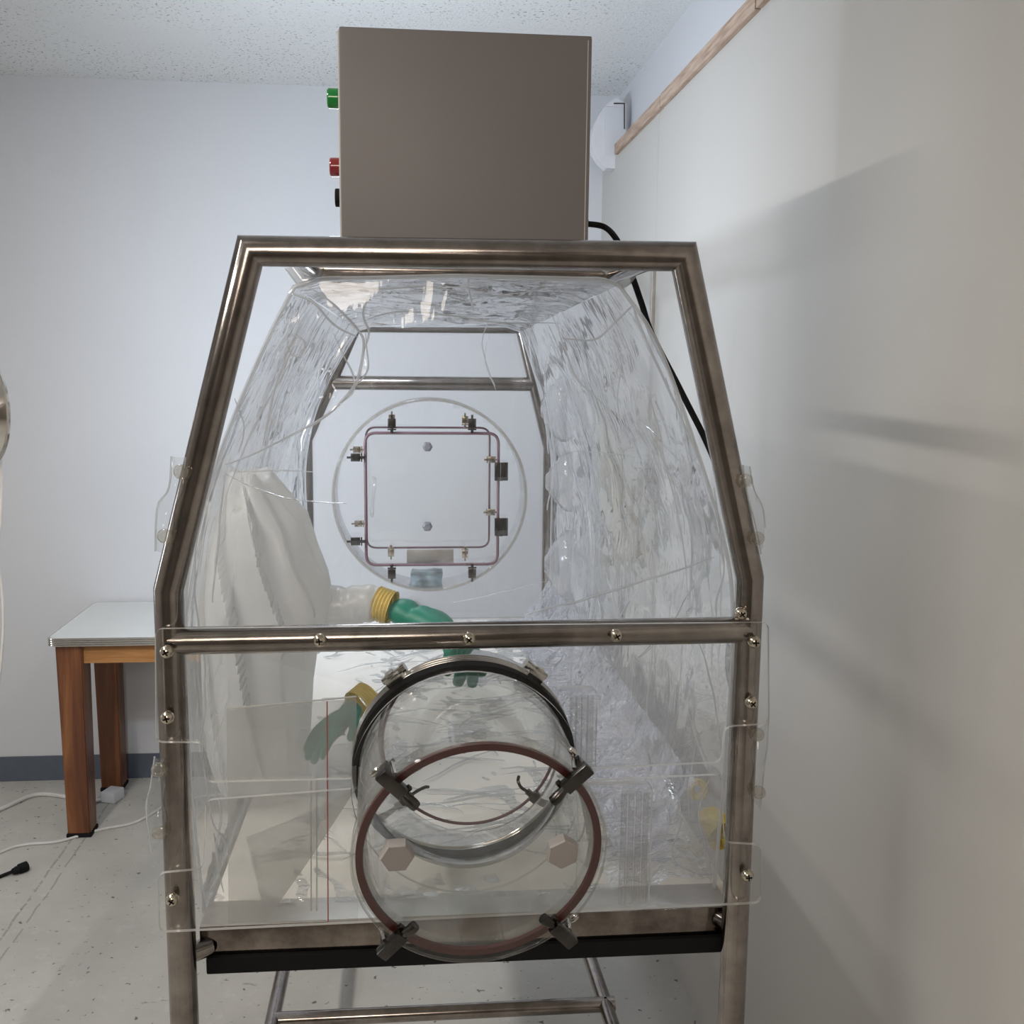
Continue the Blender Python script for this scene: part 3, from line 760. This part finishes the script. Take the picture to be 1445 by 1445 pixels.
# fine wrinkles following the walls and roof
b = NB()
def wall_wrinkle(A, Z, nrm, du):
    u = rnd.uniform(0.05, 0.9); t = rnd.uniform(0.03, 0.95); n_ = 6; L = rnd.uniform(0.06, 0.30); dt = rnd.gauss(0, 0.10); pts = []
    for i in range(n_+1):
        uu = u + du*L*i/n_; tt = t + dt*i/n_ + rnd.uniform(-0.006, 0.006)
        if not (0.02 < uu < 0.98 and 0.01 < tt < 0.99): break
        k = uu*(len(A)-1); k0 = int(k); f = k-k0; k1 = min(k0+1, len(A)-1)
        pts.append(A[k0].lerp(A[k1], f).lerp(Z[k0].lerp(Z[k1], f), tt) - nrm*0.006)
    if len(pts) > 3:
        sp = smooth_path(pts, 5); tube(b, sp, taper(sp, rnd.uniform(0.0007, 0.0020)), 6)
for _ in range(46): wall_wrinkle(FA[0], FZ[0], V(-1, 0, 0), 1)
for _ in range(30): wall_wrinkle(FA[1], FZ[1], V(0, 0, 1), 1)
for _ in range(46): wall_wrinkle(FA[2], FZ[2], V(1, 0, 0), 1)
fw = obj('wall_wrinkles', b, 'seam', fc, smooth=60); fw['kind'] = 'stuff'
# crumpled gusset along the bottom of the right wall
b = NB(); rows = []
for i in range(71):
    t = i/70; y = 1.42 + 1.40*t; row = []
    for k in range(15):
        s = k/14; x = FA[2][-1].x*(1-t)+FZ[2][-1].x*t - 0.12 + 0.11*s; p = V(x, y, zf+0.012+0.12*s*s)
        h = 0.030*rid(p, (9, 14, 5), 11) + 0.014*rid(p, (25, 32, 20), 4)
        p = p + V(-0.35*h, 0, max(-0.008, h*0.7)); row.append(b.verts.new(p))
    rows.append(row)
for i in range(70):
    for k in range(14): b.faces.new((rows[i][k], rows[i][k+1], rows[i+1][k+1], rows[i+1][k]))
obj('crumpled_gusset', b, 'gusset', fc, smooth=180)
# clear ribbed port caps on the right wall
for (px, py, pr_) in ((800, 577, .082), (808, 680, .072), (806, 797, .084)):
    xw = 0.372; c = PX(px, py, xw); b = NB()
    pf = [(pr_, 0.0), (pr_, 0.012)]
    for k in range(1, 9): pf.append((pr_*(1-k/9), 0.014 + 0.05*math.sin(k/9*math.pi/2) + (0.004 if k % 2 else 0)))
    pf.append((0, 0.066)); lathe(b, pf, c, V(-1, 0.15, 0), 40); obj('port_cap', b, 'cap', fc, smooth=60)
# hanging loops at the ends of the blower rail
for px in (430, 876):
    c = P(px, 386, 1.60); b = NB()
    tube(b, smooth_path([c+V(-.02, 0, .012), c+V(-.008, 0, -.004), c+V(.0, 0, -.012), c+V(.012, 0, -.004), c+V(.018, 0, .012)], 6), [0.011]*25, 12, caps=False); obj('hanging_loop', b, 'seam', fc, smooth=60)
# snap tabs buttoned round the frame tubes
def snap_tab(outline, snaps, Y, bulge):
    pts = [P(x, y, Y) for x, y in outline]; b = NB()
    n = len(pts)//2; A = seg_resample(smooth_path(pts[:n], 4), 16); B = seg_resample(smooth_path(pts[n:][::-1], 4), 16); rows = []
    for i in range(17):
        row = []
        for k in range(7):
            s = k/6; p = A[i].lerp(B[i], s); p = p + V(0, -bulge*math.sin(math.pi*s)*0.6 + 0.004*math.sin(i*0.9), 0); row.append(b.verts.new(p))
        rows.append(row)
    for i in range(16):
        for k in range(6): b.faces.new((rows[i][k], rows[i][k+1], rows[i+1][k+1], rows[i+1][k]))
    o = obj('snap_tab', b, 'tab', fc, smooth=180)
    bb = NB(); tube(bb, A, 0.0012, 6); tube(bb, B, 0.0010, 6); obj('tab_edge', bb, 'seam', o, smooth=60)
    for (x, y) in snaps:
        c = P(x, y, Y-0.012); s_ = NB(); lathe(s_, [(0, -0.008), (0.005, -0.007), (0.007, -0.003), (0.0075, 0.0), (0.0092, 0.001), (0.0092, 0.003), (0.0075, 0.004), (0.0065, 0.01), (0, 0.011)], c, V(0.25, 1, 0), 20); obj('snap_stud', s_, 'snap', o)
snap_tab([(242, 644), (238, 690), (222, 715), (219, 778), (238, 780), (250, 720), (258, 690), (262, 645)], [(254, 666), (231, 757)], YF-0.012, 0.012)
snap_tab([(1048, 656), (1055, 700), (1066, 740), (1074, 782), (1080, 745), (1076, 715), (1064, 690), (1058, 658)], [(1052, 678), (1069, 760)], YF-0.012, 0.012)
snap_tab([(218, 1068), (212, 1110), (206, 1140), (214, 1204), (236, 1175), (234, 1140), (236, 1110), (236, 1068)], [(222, 1087), (223, 1176)], YF-0.012, 0.012)
snap_tab([(1058, 1030), (1056, 1070), (1060, 1100), (1062, 1128), (1073, 1143), (1078, 1090), (1083, 1050), (1085, 1016)], [(1069, 1037), (1071, 1119)], YF-0.012, 0.012)

# ================================================================== ACRYLIC FRONT PANELS
YP = 1.2785
def px2(x, y): q = P(x, y, YP); return Vector((q.x, q.z))
t_ = (YP-PB.y)/(PF.y-PB.y); HC2 = PB + (PF-PB)*t_; HR = PRAD+0.0055
def arc(z0_left, z0_right, lower, n=28):
    """arc of the port hole between two heights, left to right"""
    a0 = math.asin(max(-1, min(1, (z0_left-HC2.z)/HR))); a1 = math.asin(max(-1, min(1, (z0_right-HC2.z)/HR)))
    A = math.pi-a0; B = a1
    out = []
    for i in range(n+1):
        t = i/n
        an = A + ((B - A) if not lower else ((B+2*math.pi) - A))*t
        out.append(Vector((HC2.x+HR*math.cos(an), HC2.z+HR*math.sin(an))))
    return out
def panel(corners_before, arcpts, corners_after, rads, lab):
    pts = [px2(*q) for q in corners_before] + arcpts + [px2(*q) for q in corners_after]
    rr = [rads]*len(corners_before) + [0]*len(arcpts) + [rads]*len(corners_after)
    b = NB(); plate(b, fillet(pts, rr, 4), lambda q: V(q[0], YP, q[1]), (0, -1, 0), 0.006, 1)
    o = obj('acrylic_panel', b, ['acrylic', 'acrylicedge'], fr, smooth=30); o['label'] = lab
zu_l, zu_r = px2(505, 1097).y, px2(838, 1083).y
panel([(220, 886), (221, 1046), (288, 1046), (290, 1102)], arc(zu_l, zu_r, False), [(1016, 1074), (1022, 1024), (1084, 1020), (1083, 877)], 0.010,
      'upper clear acrylic panel screwed below the crossbar with an arch cut for the tube')
zl_l, zl_r = px2(505, 1111).y, px2(838, 1100).y
panel([(291, 1127)], arc(zl_l, zl_r, True), [(1017, 1091), (1021, 1187), (1072, 1190), (1072, 1272), (226, 1313), (224, 1230), (288, 1224)], 0.010,
      'lower clear acrylic panel in front of the white board and tray')

# ================================================================== TRANSFER PORT
tp = thing('transfer_port', 'clear acrylic transfer tube with red gasket and clamped round door on the front', 'transfer port', (PB.x, PB.y, PB.z))
e1 = (V(1, 0, 0) - PA*PA.x).normalized(); e2 = PA.cross(e1).normalized()
if e2.z < 0: e2 = -e2
def ringtube(c0, c1, r0, th, bm, seg=96):
    ax_ = (c1-c0); L = ax_.length
    lathe(bm, [(r0, 0), (r0, L), (r0-th, L), (r0-th, 0)], c0, ax_, seg, closed=True)
b = NB(); ringtube(PB, PF, PRAD-0.003, 0.005, b); obj('tube', b, 'tube', tp)
b = NB(); ringtube(PI, PB, PRAD-0.004, 0.005, b); obj('inner_tube', b, 'tube', tp)
L_ = (PF-PB).length
b = NB(); lathe(b, [(PRAD-0.005, 0), (PRAD+0.0045, 0), (PRAD+0.0045, 0.014), (PRAD-0.005, 0.014)], PB, PA, 96, closed=True); obj('sealing_band', b, 'black', tp)['label'] = 'black rubber sealing band'
b = NB()
for k in range(3): tube(b, [PB - PA*(0.004+0.006*k) + (e1*math.cos(a)+e2*math.sin(a))*(PRAD+0.003) for a in [2*math.pi*i/96 for i in range(96)]], 0.0022, 8, closed=True)
obj('hose_clamp_band', b, 'chrome', tp, smooth=60)
def frame_at(c, a):
    u = e1*math.cos(a) + e2*math.sin(a); s = PA.cross(u).normalized(); return c, u, s
def hose_screw(a):
    c, u, s = frame_at(PB - PA*0.008, a); b = NB(); p = c + u*(PRAD+0.010)
    obox(b, p, (u, s, PA), (0.0065, 0.012, 0.008), 0.0015); obox(b, p + u*0.008, (u, s, PA), (0.003, 0.006, 0.0055), 0.001)
    lathe(b, [(0, -0.014), (0.0045, -0.014), (0.005, 0.0), (0.005, 0.016), (0.007, 0.016), (0.007, 0.022), (0, 0.022)], p + u*0.004, s if a < math.pi/2 else -s, 14)
    obj('hose_clamp_screw', b, 'chrome', tp)
hose_screw(math.radians(127)); hose_screw(math.radians(52))
# flange, gasket, door
b = NB(); lathe(b, [(PRAD-0.012, -0.012), (PRAD+0.004, -0.012), (PRAD+0.004, -0.001), (PRAD-0.012, -0.001)], PF, PA, 96, closed=True); obj('flange', b, 'tube', tp)
b = NB(); lathe(b, [(PRAD-0.0095, 0.0), (PRAD-0.001, 0.0), (PRAD-0.001, 0.006), (PRAD-0.0095, 0.006)], PF, PA, 96, closed=True); obj('gasket', b, 'redgasket', tp)['label'] = 'dark red ring gasket'
b = NB(); lathe(b, [(0, 0.0065), (PRAD+0.003, 0.0065), (PRAD+0.004, 0.0075), (PRAD+0.004, 0.0125), (PRAD+0.003, 0.0135), (0, 0.0135)], PF, PA, 96); obj('round_door', b, 'acrylic', tp)
b = NB(); tube(b, [PF + PA*0.010 + (e1*math.cos(a)+e2*math.sin(a))*(PRAD+0.0035) for a in [2*math.pi*i/96 for i in range(96)]], 0.0016, 8, closed=True); obj('door_rim', b, 'tube', tp, smooth=60)
def toggle(c, a, sc=1.0, ax_=PA, body='darksteel', flip=1):
    c, u, s = frame_at(c, a)
    f = ax_*flip
    b = NB(); p = c + u*(PRAD+0.004*sc) + f*0.020*sc
    obox(b, p, (u, s, f), (0.019*sc, 0.0078*sc, 0.0062*sc), 0.002*sc)
    obox(b, p - f*0.012*sc + u*0.010*sc, (u, s, f), (0.004*sc, 0.006*sc, 0.014*sc), 0.001)
    o = obj('toggle_clamp', b, body, tp)
    b = NB(); e = p - u*0.017*sc
    tube(b, [e, e - u*0.008*sc + f*0.002*sc, e - u*0.016*sc + f*0.004*sc, e - u*0.022*sc + f*0.004*sc], [0.0045*sc, 0.0058*sc, 0.0068*sc, 0.0062*sc], 12)
    obox(b, e - u*0.004*sc - f*0.006*sc, (u, s, f), (0.003*sc, 0.009*sc, 0.003*sc), 0.001)
    obj('lever', b, 'screwsteel' if body != 'darksteel' else 'darksteel', o)
    b = NB(); h = c + u*(PRAD+0.012*sc) - f*0.006*sc
    for k in (-1, 1): tube(b, [h + s*0.009*sc*k, h + s*0.009*sc*k + f*0.022*sc - u*0.004*sc], 0.002*sc, 8)
    lathe(b, [(0, -0.006*sc), (0.0035*sc, -0.005*sc), (0.0048*sc, 0), (0.0035*sc, 0.005*sc), (0, 0.006*sc)], h + s*0.014*sc + u*0.004*sc, s, 12)
    tube(b, [h - s*0.012*sc, h + s*0.012*sc], 0.0022*sc, 8)
    obj('hook', b, 'chrome', o)
for dg in (133, 44, 226, 312): toggle(PF, math.radians(dg))
# knobs
for (px, py, rot) in ((560, 1206, 0.0), (793, 1201, 0.45)):
    q = P(px, py, (PF + PA*0.03).y); b = NB(); r = 0.0195
    pf = [(0, -0.017), (r*0.55, -0.017), (r*0.55, -0.008), (r*0.92, -0.008), (r, -0.006), (r, 0.006), (r*0.93, 0.008), (0, 0.008)]
    ee = (e1*math.cos(rot) + e2*math.sin(rot)); lathe(b, pf, q, PA, 6, e1=ee); obj('hex_knob', b, 'knob', tp, smooth=25)
# inner door
PAI = (PB-PI).normalized(); RI = 0.1345
b = NB(); tube(b, [PI + (V(1, 0, 0)*math.cos(a)+V(0, 0, 1)*math.sin(a))*RI for a in [2*math.pi*i/80 for i in range(80)]], 0.0025, 8, closed=True); obj('inner_gasket', b, 'purplegasket', tp, smooth=60)
b = NB(); lathe(b, [(0, -0.006), (RI+0.006, -0.006), (RI+0.006, 0.0), (0, 0.0)], PI + V(0, 0.012, 0), V(0, -1, 0), 64); obj('inner_door', b, 'acrylic', tp)
for dg in (222, 318): 
    e1s, e2s, PAs = e1, e2, PA
    c = PI; a = math.radians(dg); u = V(math.cos(a), 0, math.sin(a)); s = V(-math.sin(a), 0, math.cos(a)); f = V(0, -1, 0)
    p = c + u*(RI-0.004); b = NB(); obox(b, p + f*0.008, (u, s, f), (0.011, 0.0045, 0.004), 0.001)
    tube(b, smooth_path([p - u*0.010 + f*0.008, p - u*0.024 + f*0.014, p - u*0.034 + f*0.012 + s*0.004, p - u*0.036 + f*0.006 + s*0.009], 5), 0.0026, 8)
    obox(b, p + u*0.006 + f*0.004, (u, s, f), (0.005, 0.009, 0.006), 0.001)
    obj('inner_latch', b, 'darksteel', tp)

# ================================================================== clear acrylic brackets inside the panel
def bracket(px, label, Y):
    (xa, ya, xb, yb, xi) = px
    br = thing('acrylic_bracket', label, 'bracket', P((xa+xb)/2, yb, Y), 'acrylic brackets beside the tube')
    o0, o1 = P(xa, ya, Y), P(xb, yb, Y); xi_ = P(xi, (ya+yb)/2, Y).x
    ol = fillet([(o0.x, o1.z), (o1.x, o1.z), (o1.x, o0.z), (o0.x, o0.z)], [0.003, 0.014, 0.014, 0.003], 6)
    b = NB(); plate(b, ol, lambda q: V(q[0], Y, q[1]), (0, -1, 0), 0.010, 1); obj('plate', b, ['acrylic', 'acrylicedge'], br, smooth=30)
    b = NB()
    for k in range(4):
        x = xi_ + (o1.x-0.010-xi_)*k/3; tube(b, [V(x, Y-0.014, o1.z+0.012), V(x, Y-0.014, o0.z-0.010)], 0.0045, 10)
    obj('rib', b, 'block', br, smooth=60)
bracket((786, 968, 839, 1092, 806), 'upper clear acrylic bracket with ribbed end beside the tube', 1.345)
bracket((815, 1104, 914, 1277, 876), 'lower clear acrylic bracket with ribbed end beside the round door', 1.315)

# ================================================================== POLYTHENE BAG behind the panels
YG = 1.312
pb = thing('polythene_bag', 'frosted flat polythene bag with red zip line hanging behind the acrylic panels', 'bag', P(410, 1303, YG))
def sheet(poly, Y, mat, name, lab=None, bend=0.004):
    pts = [P(x, y, Y) for x, y in poly]; b = NB(); vs = [b.verts.new(p) for p in pts]; f = b.faces.new(vs)
    bmesh.ops.triangulate(b, faces=[f]); bmesh.ops.subdivide_edges(b, edges=b.edges[:], cuts=5, use_grid_fill=True)
    for v in b.verts: v.co.y += bend*(nz(v.co, (9, 1, 7), 3)) 
    o = obj(name, b, mat, pb, smooth=180)
    if lab: o['label'] = lab
    return o
sheet([(320, 1000), (503, 983), (503, 1108), (505, 1300), (322, 1305)], YG, 'polybag', 'bag_sheet')
sheet([(320, 1002), (345, 999), (503, 986), (503, 1112), (440, 1208), (376, 1300), (323, 1303)], YG-0.005, 'frost', 'inner_sheet', 'frosted folded sheet')
sheet([(347, 1182), (400, 1160), (470, 1128), (502, 1112), (440, 1208), (376, 1299)], YG-0.010, 'frost', 'folded_flap')
b = NB(); tube(b, [P(461.5, 990, YG-.013), P(462, 1100, YG-.013), P(463, 1306, YG-.013)], 0.0008, 6); obj('zip_line', b, 'redline', pb)['label'] = 'thin red zip line'
b = NB()
for x in (439, 447): tube(b, [P(x, 1090, YG-.004), P(x, 1285, YG-.004)], 0.0010, 6)
tube(b, [P(320, 1000, YG), P(345, 998, YG), P(503, 983, YG)], 0.0012, 6)
obj('zip_track', b, 'acrylicedge', pb)

# ================================================================== GLOVES AND SLEEVES
sl = thing('left_sleeve', 'white translucent glove sleeve hanging in pleats inside the chamber', 'sleeve', P(365, 1040, 1.9))
def sleeve_body():
    b = NB(); rows = []; N = 300
    # px rows: (y, left, right, depth half)
    R_ = [(668, 322, 380, .03), (690, 316, 398, .06), (730, 306, 432, .09), (780, 294, 447, .11), (815, 288, 462, .12), (850, 284, 470, .125), (880, 284, 462, .13), (920, 286, 446, .13), (960, 288, 440, .13), (1010, 290, 438, .125), (1060, 296, 436, .12), (1088, 306, 436, .11)]
    Rr = []
    for i in range(len(R_)-1):
        for s_ in range(4):
            t = s_/4; Rr.append(tuple(R_[i][k]*(1-t)+R_[i+1][k]*t for k in range(4)))
    Rr.append(R_[-1])
    for i, (y, xa, xb, dh) in enumerate(Rr):
        Y = 1.78; A, B_ = P(xa, y, Y), P(xb, y, Y); c = (A+B_)/2; w_ = (B_.x-A.x)/2; row = []
        t = i/(len(Rr)-1)
        for k in range(N):
            a = 2*math.pi*k/N
            tw = a*5.0 - 6.0*t + 0.6*math.sin(a*2+1)
            pl_ = 0.30*(1-0.8*max(0, (t-0.5)*2))*(2*((tw/math.pi) % 1.0)-1.0)
            pl_ *= min(1, 0.3+3*t)
            rr = 1.0 + pl_*0.55
            row.append(b.verts.new(V(c.x + w_*math.cos(a)*(1+pl_*0.10), Y + dh*math.sin(a)*rr, c.z + 0.010*math.sin(a*3+t*5))))
        rows.append(row)
    for i in range(len(rows)-1):
        for k in range(N): b.faces.new((rows[i][k], rows[i][(k+1) % N], rows[i+1][(k+1) % N], rows[i+1][k]))
    b.faces.new(rows[0][::-1])
    return b
o = obj('sleeve', sleeve_body(), 'sleeve', sl, smooth=80); o['label'] = 'wide pleated upper sleeve'
b = NB()
fp = smooth_path([P(418, 842, 1.80), P(450, 852, 1.79), P(485, 855, 1.78), P(512, 851, 1.77), P(534, 851, 1.765)], 6)
rs = [0.050 + (0.027-0.050)*(i/(len(fp)-1))**0.7 + 0.0015*math.sin(i*1.3) for i in range(len(fp))]
tube(b, fp, rs, 24, caps=False)
for v in b.verts: v.co += V(0, 0, 0.006*nz(v.co, (20, 20, 20)))
obj('forearm', b, 'sleeve', sl, smooth=80)
# glove built as one skinned surface with five fingers
def glove(origin, d, up, size, name, parent, mat, curls=(0.5, 0.6, 0.7, 0.75), thumb=0.3):
    d = Vector(d).normalized(); up = (Vector(up) - d*Vector(up).dot(d)).normalized(); sd = d.cross(up).normalized()
    me = bpy.data.meshes.new(name); vs, es, rad = [], [], []
    def add(p, r, par=None):
        vs.append(Vector(p)); rad.append(r*size)
        if par is not None: es.append((par, len(vs)-1))
        return len(vs)-1
    g = lambda a, s_, u: origin + (d*a + sd*s_ + up*u)*size
    w0 = add(g(0, 0, 0), 0.27); w1 = add(g(0.3, 0, 0), 0.29, w0); pm = add(g(0.75, 0, 0.02), 0.33, w1)
    for i, (s_, L, cu) in enumerate(zip((-0.33, -0.11, 0.11, 0.32), (0.80, 0.92, 0.86, 0.66), curls)):
        k0 = add(g(1.05, s_, 0.02), 0.15, pm); a = 0.0; p = Vector((1.05, s_, 0.02)); pr_ = k0
        for q in range(3):
            a -= cu*0.55; L3 = L/3*(1.1-0.1*q); p = p + Vector((math.cos(a)*L3, s_*0.12, math.sin(a)*L3)); pr_ = add(g(*p), 0.115-0.014*q, pr_)
    t0 = add(g(0.45, -0.32, -0.02), 0.15, w1); t1 = add(g(0.75, -0.56, -0.10-thumb*0.1), 0.12, t0); add(g(1.02, -0.62, -0.16-thumb*0.3), 0.10, t1)
    org = ROOT[parent.name]
    me.from_pydata([v-org for v in vs], es, []); o = bpy.data.objects.new(name, me); COL.objects.link(o); o.parent = parent; ROOT[o.name] = org
    sk = o.modifiers.new('skin', 'SKIN'); sk.use_smooth_shade = True
    for i, sv in enumerate(me.skin_vertices[0].data): sv.radius = (rad[i], rad[i]*0.78 if i < 3 else rad[i]); sv.use_root = (i == 0)
    sub = o.modifiers.new('sub', 'SUBSURF'); sub.levels = 2; sub.render_levels = 2
    me.materials.append(M[mat]); return o
def cuff(c, d, r, L, parent, mat, ribs=5):
    b = NB(); pf = []
    for i in range(ribs*4+1):
        t = i/(ribs*4); pf.append((r*(1+0.07*math.cos(t*ribs*2*math.pi)), t*L))
    lathe(b, pf, c, d, 32); return obj('cuff', b, mat, parent, smooth=60)
gd = (P(600, 872, 1.74)-P(538, 851, 1.765))
cuff(P(531, 851, 1.767), gd, 0.029, 0.030, sl, 'glovey')['label'] = 'ribbed yellow cuff'
g1 = glove(P(548, 855, 1.763), gd + V(0, -0.01, -0.008), V(0, 0.25, 1), 0.115, 'glove', sl, 'gloveg', (0.6, 0.75, 0.9, 1.0)); g1['label'] = 'green rubber glove hand'
# second glove lying lower, near the tube
s2 = thing('green_glove', 'second green glove with yellow cuff lying on the chamber floor beside the tube', 'glove', P(480, 1020, 1.78))
c2 = P(520, 983, 1.80); d2 = P(470, 1025, 1.74)-c2
cuff(c2, d2, 0.028, 0.03, s2, 'glovey')['label'] = 'yellow cuff'
glove(c2 + d2.normalized()*0.026, d2, V(0, 0.2, 1), 0.072, 'hand', s2, 'gloveg', (0.3, 0.4, 0.4, 0.5))
# upright yellow strip of the second cuff under the crossbar
s3 = thing('yellow_glove', 'bright yellow glove cuff crumpled on the chamber floor by the front post', 'glove', P(1012, 1185, 1.47))
c3 = P(1000, 1150, 1.50); b = NB(); rows = []
pf = []
for i in range(13):
    t = i/12; pf.append((0.020*(1+0.10*math.cos(i*2.1)) * (0.8+0.35*t), t*0.052))
lathe(b, pf, c3, P(1022, 1180, 1.45)-c3, 28)
for v in b.verts: v.co += V(1, 0.4, 0.7)*0.006*nz(v.co, (45, 45, 45), 2)
obj('crumpled_cuff', b, 'gloveyb', s3, smooth=60)
b = NB(); tube(b, smooth_path([P(1024, 1178, 1.452), P(1030, 1186, 1.45), P(1040, 1188, 1.45)], 4), [0.012]*9, 12)
for v in b.verts: v.co += V(1, 0.4, 0.7)*0.004*nz(v.co, (55, 55, 55), 2)
obj('palm', b, 'gloveyb', s3, smooth=60)
b = NB(); c4 = P(984, 1114, 1.56)
lathe(b, [(0.006, -0.006), (0.016, -0.004), (0.018, 0.0), (0.015, 0.006), (0.008, 0.008), (0.006, 0.004)], c4, V(-0.3, -1, 0.3), 24, closed=True)
tag(obj('amber_ring', b, 'glovey'), 'small amber ring behind the crinkled film above the yellow cuff', 'ring')

# ================================================================== REAR PORT AND SQUARE DOOR
rpth = thing('rear_port', 'round clear port with a square gasketed door at the far end of the chamber', 'port', RPC)
b = NB(); lathe(b, [(RPR, -0.03), (RPR+0.006, -0.03), (RPR+0.006, 0.10), (RPR, 0.10)], RPC, V(0, 1, 0), 80, closed=True); obj('port_ring', b, 'cap', rpth, smooth=40)
b = NB(); tube(b, [RPC + V(0, -0.032, 0) + V(math.cos(a), 0, math.sin(a))*(RPR+0.003) for a in [2*math.pi*i/80 for i in range(80)]], 0.0048, 8, closed=True); obj('port_rim', b, 'snap', rpth, smooth=60)
Y1, Y2 = 2.915, 3.065
def sq(x0, y0, x1, y1, Y, r, mat, name):
    q0, q1 = P(x0, y0, Y), P(x1, y1, Y); ol = fillet([(q0.x, q1.z), (q1.x, q1.z), (q1.x, q0.z), (q0.x, q0.z)], 0.03, 6)
    b = NB(); tube(b, [V(q[0], Y, q[1]) for q in ol], r, 8, closed=True); return obj(name, b, mat, rpth, smooth=60), q0, q1, ol
_, d0, d1, ol1 = sq(515, 611, 702, 796, Y1, 0.0042, 'purplegasket', 'square_gasket')
_, d2_, d3, ol2 = sq(516, 603, 690, 772, Y2, 0.0030, 'purplegasket', 'square_gasket')
b = NB(); plate(b, fillet([(d0.x, d1.z), (d1.x, d1.z), (d1.x, d0.z), (d0.x, d0.z)], 0.03, 6), lambda q: V(q[0], Y1+0.006, q[1]), (0, 1, 0), 0.006, 0); obj('square_door', b, 'acrylic', rpth, smooth=30)
def rclamp(px, py, Y, dirx, dirz, mat='darksteel', k=1.0):
    c = P(px, py, Y); b = NB(); u = V(dirx, 0, dirz); s = V(-dirz, 0, dirx); f = V(0, -1, 0)
    obox(b, c + f*0.010, (u, s, f), (0.013*k, 0.011*k, 0.006), 0.001)
    obox(b, c - u*0.020*k + f*0.012, (u, s, f), (0.008*k, 0.004*k, 0.004), 0.001)
    obox(b, c - u*0.017*k + f*0.012, (u, s, f), (0.002*k, 0.012*k, 0.003), 0.0005)
    obox(b, c + u*0.018*k + f*0.012, (u, s, f), (0.006*k, 0.003*k, 0.003), 0.0005)
    obj('door_clamp', b, mat, rpth)
for q in ((553, 597, 0, 1), (666, 597, 0, 1), (553, 809, 0, -1), (666, 808, 0, -1), (502, 645, -1, 0), (502, 763, -1, 0)): rclamp(q[0], q[1], Y1, q[2], q[3])
for q in ((553, 590, 0, 1), (656, 592, 0, 1), (552, 779, 0, -1), (656, 781, 0, -1), (504, 634, -1, 0), (506, 738, -1, 0), (694, 648, 1, 0), (693, 722, 1, 0)): rclamp(q[0], q[1], Y2, q[2], q[3], 'screwsteel', 0.85)
for py in (665, 743):
    c = P(707, py, Y1); b = NB(); box(b, (c.x-0.019, Y1-0.012, c.z-0.026), (c.x-0.001, Y1-0.002, c.z+0.026), 0.002); box(b, (c.x+0.001, Y1-0.012, c.z-0.026), (c.x+0.019, Y1-0.002, c.z+0.026), 0.002)
    tube(b, [c+V(0, -0.012, -0.026), c+V(0, -0.012, 0.026)], 0.004, 10); obj('hinge', b, 'darksteel', rpth)
for py in (630, 742):
    c = P(603, py, Y1); b = NB(); lathe(b, [(0, -0.02), (0.009, -0.02), (0.0145, -0.016), (0.0145, -0.004), (0.008, -0.002), (0.008, 0.006), (0, 0.006)], c, V(0, 1, 0), 6); obj('door_knob', b, 'greyknob', rpth, smooth=25)
b = NB(); tube(b, smooth_path([P(527, 674, Y1), P(529, 680, Y1-.03), P(526, 705, Y1-.03), P(525, 724, Y1-.03), P(525, 728, Y1)], 5), 0.005, 10); obj('handle', b, 'cap', rpth)
# packet lying in the barrel
b = NB(); c = P(603, 818, 2.97); q0, q1 = P(580, 806, 2.97), P(624, 830, 2.97)
box(b, (q0.x, 2.955, q1.z+0.004), (q1.x, 3.01, q0.z), 0.006)
bmesh.ops.subdivide_edges(b, edges=b.edges[:], cuts=3, use_grid_fill=True)
for v in b.verts: v.co += V(1, 1, 1)*0.005*nz(v.co, (40, 40, 40), 1)
tag(obj('small_packet', b, 'packet'), 'small blue-grey packet lying at the bottom of the rear port', 'packet')
b = NB(); q0, q1 = P(574, 776, 3.05), P(640, 797, 3.05); box(b, (q0.x, 3.05, q1.z), (q1.x, 3.056, q0.z), 0.001)
obj('label_plate', b, 'tray', rpth)
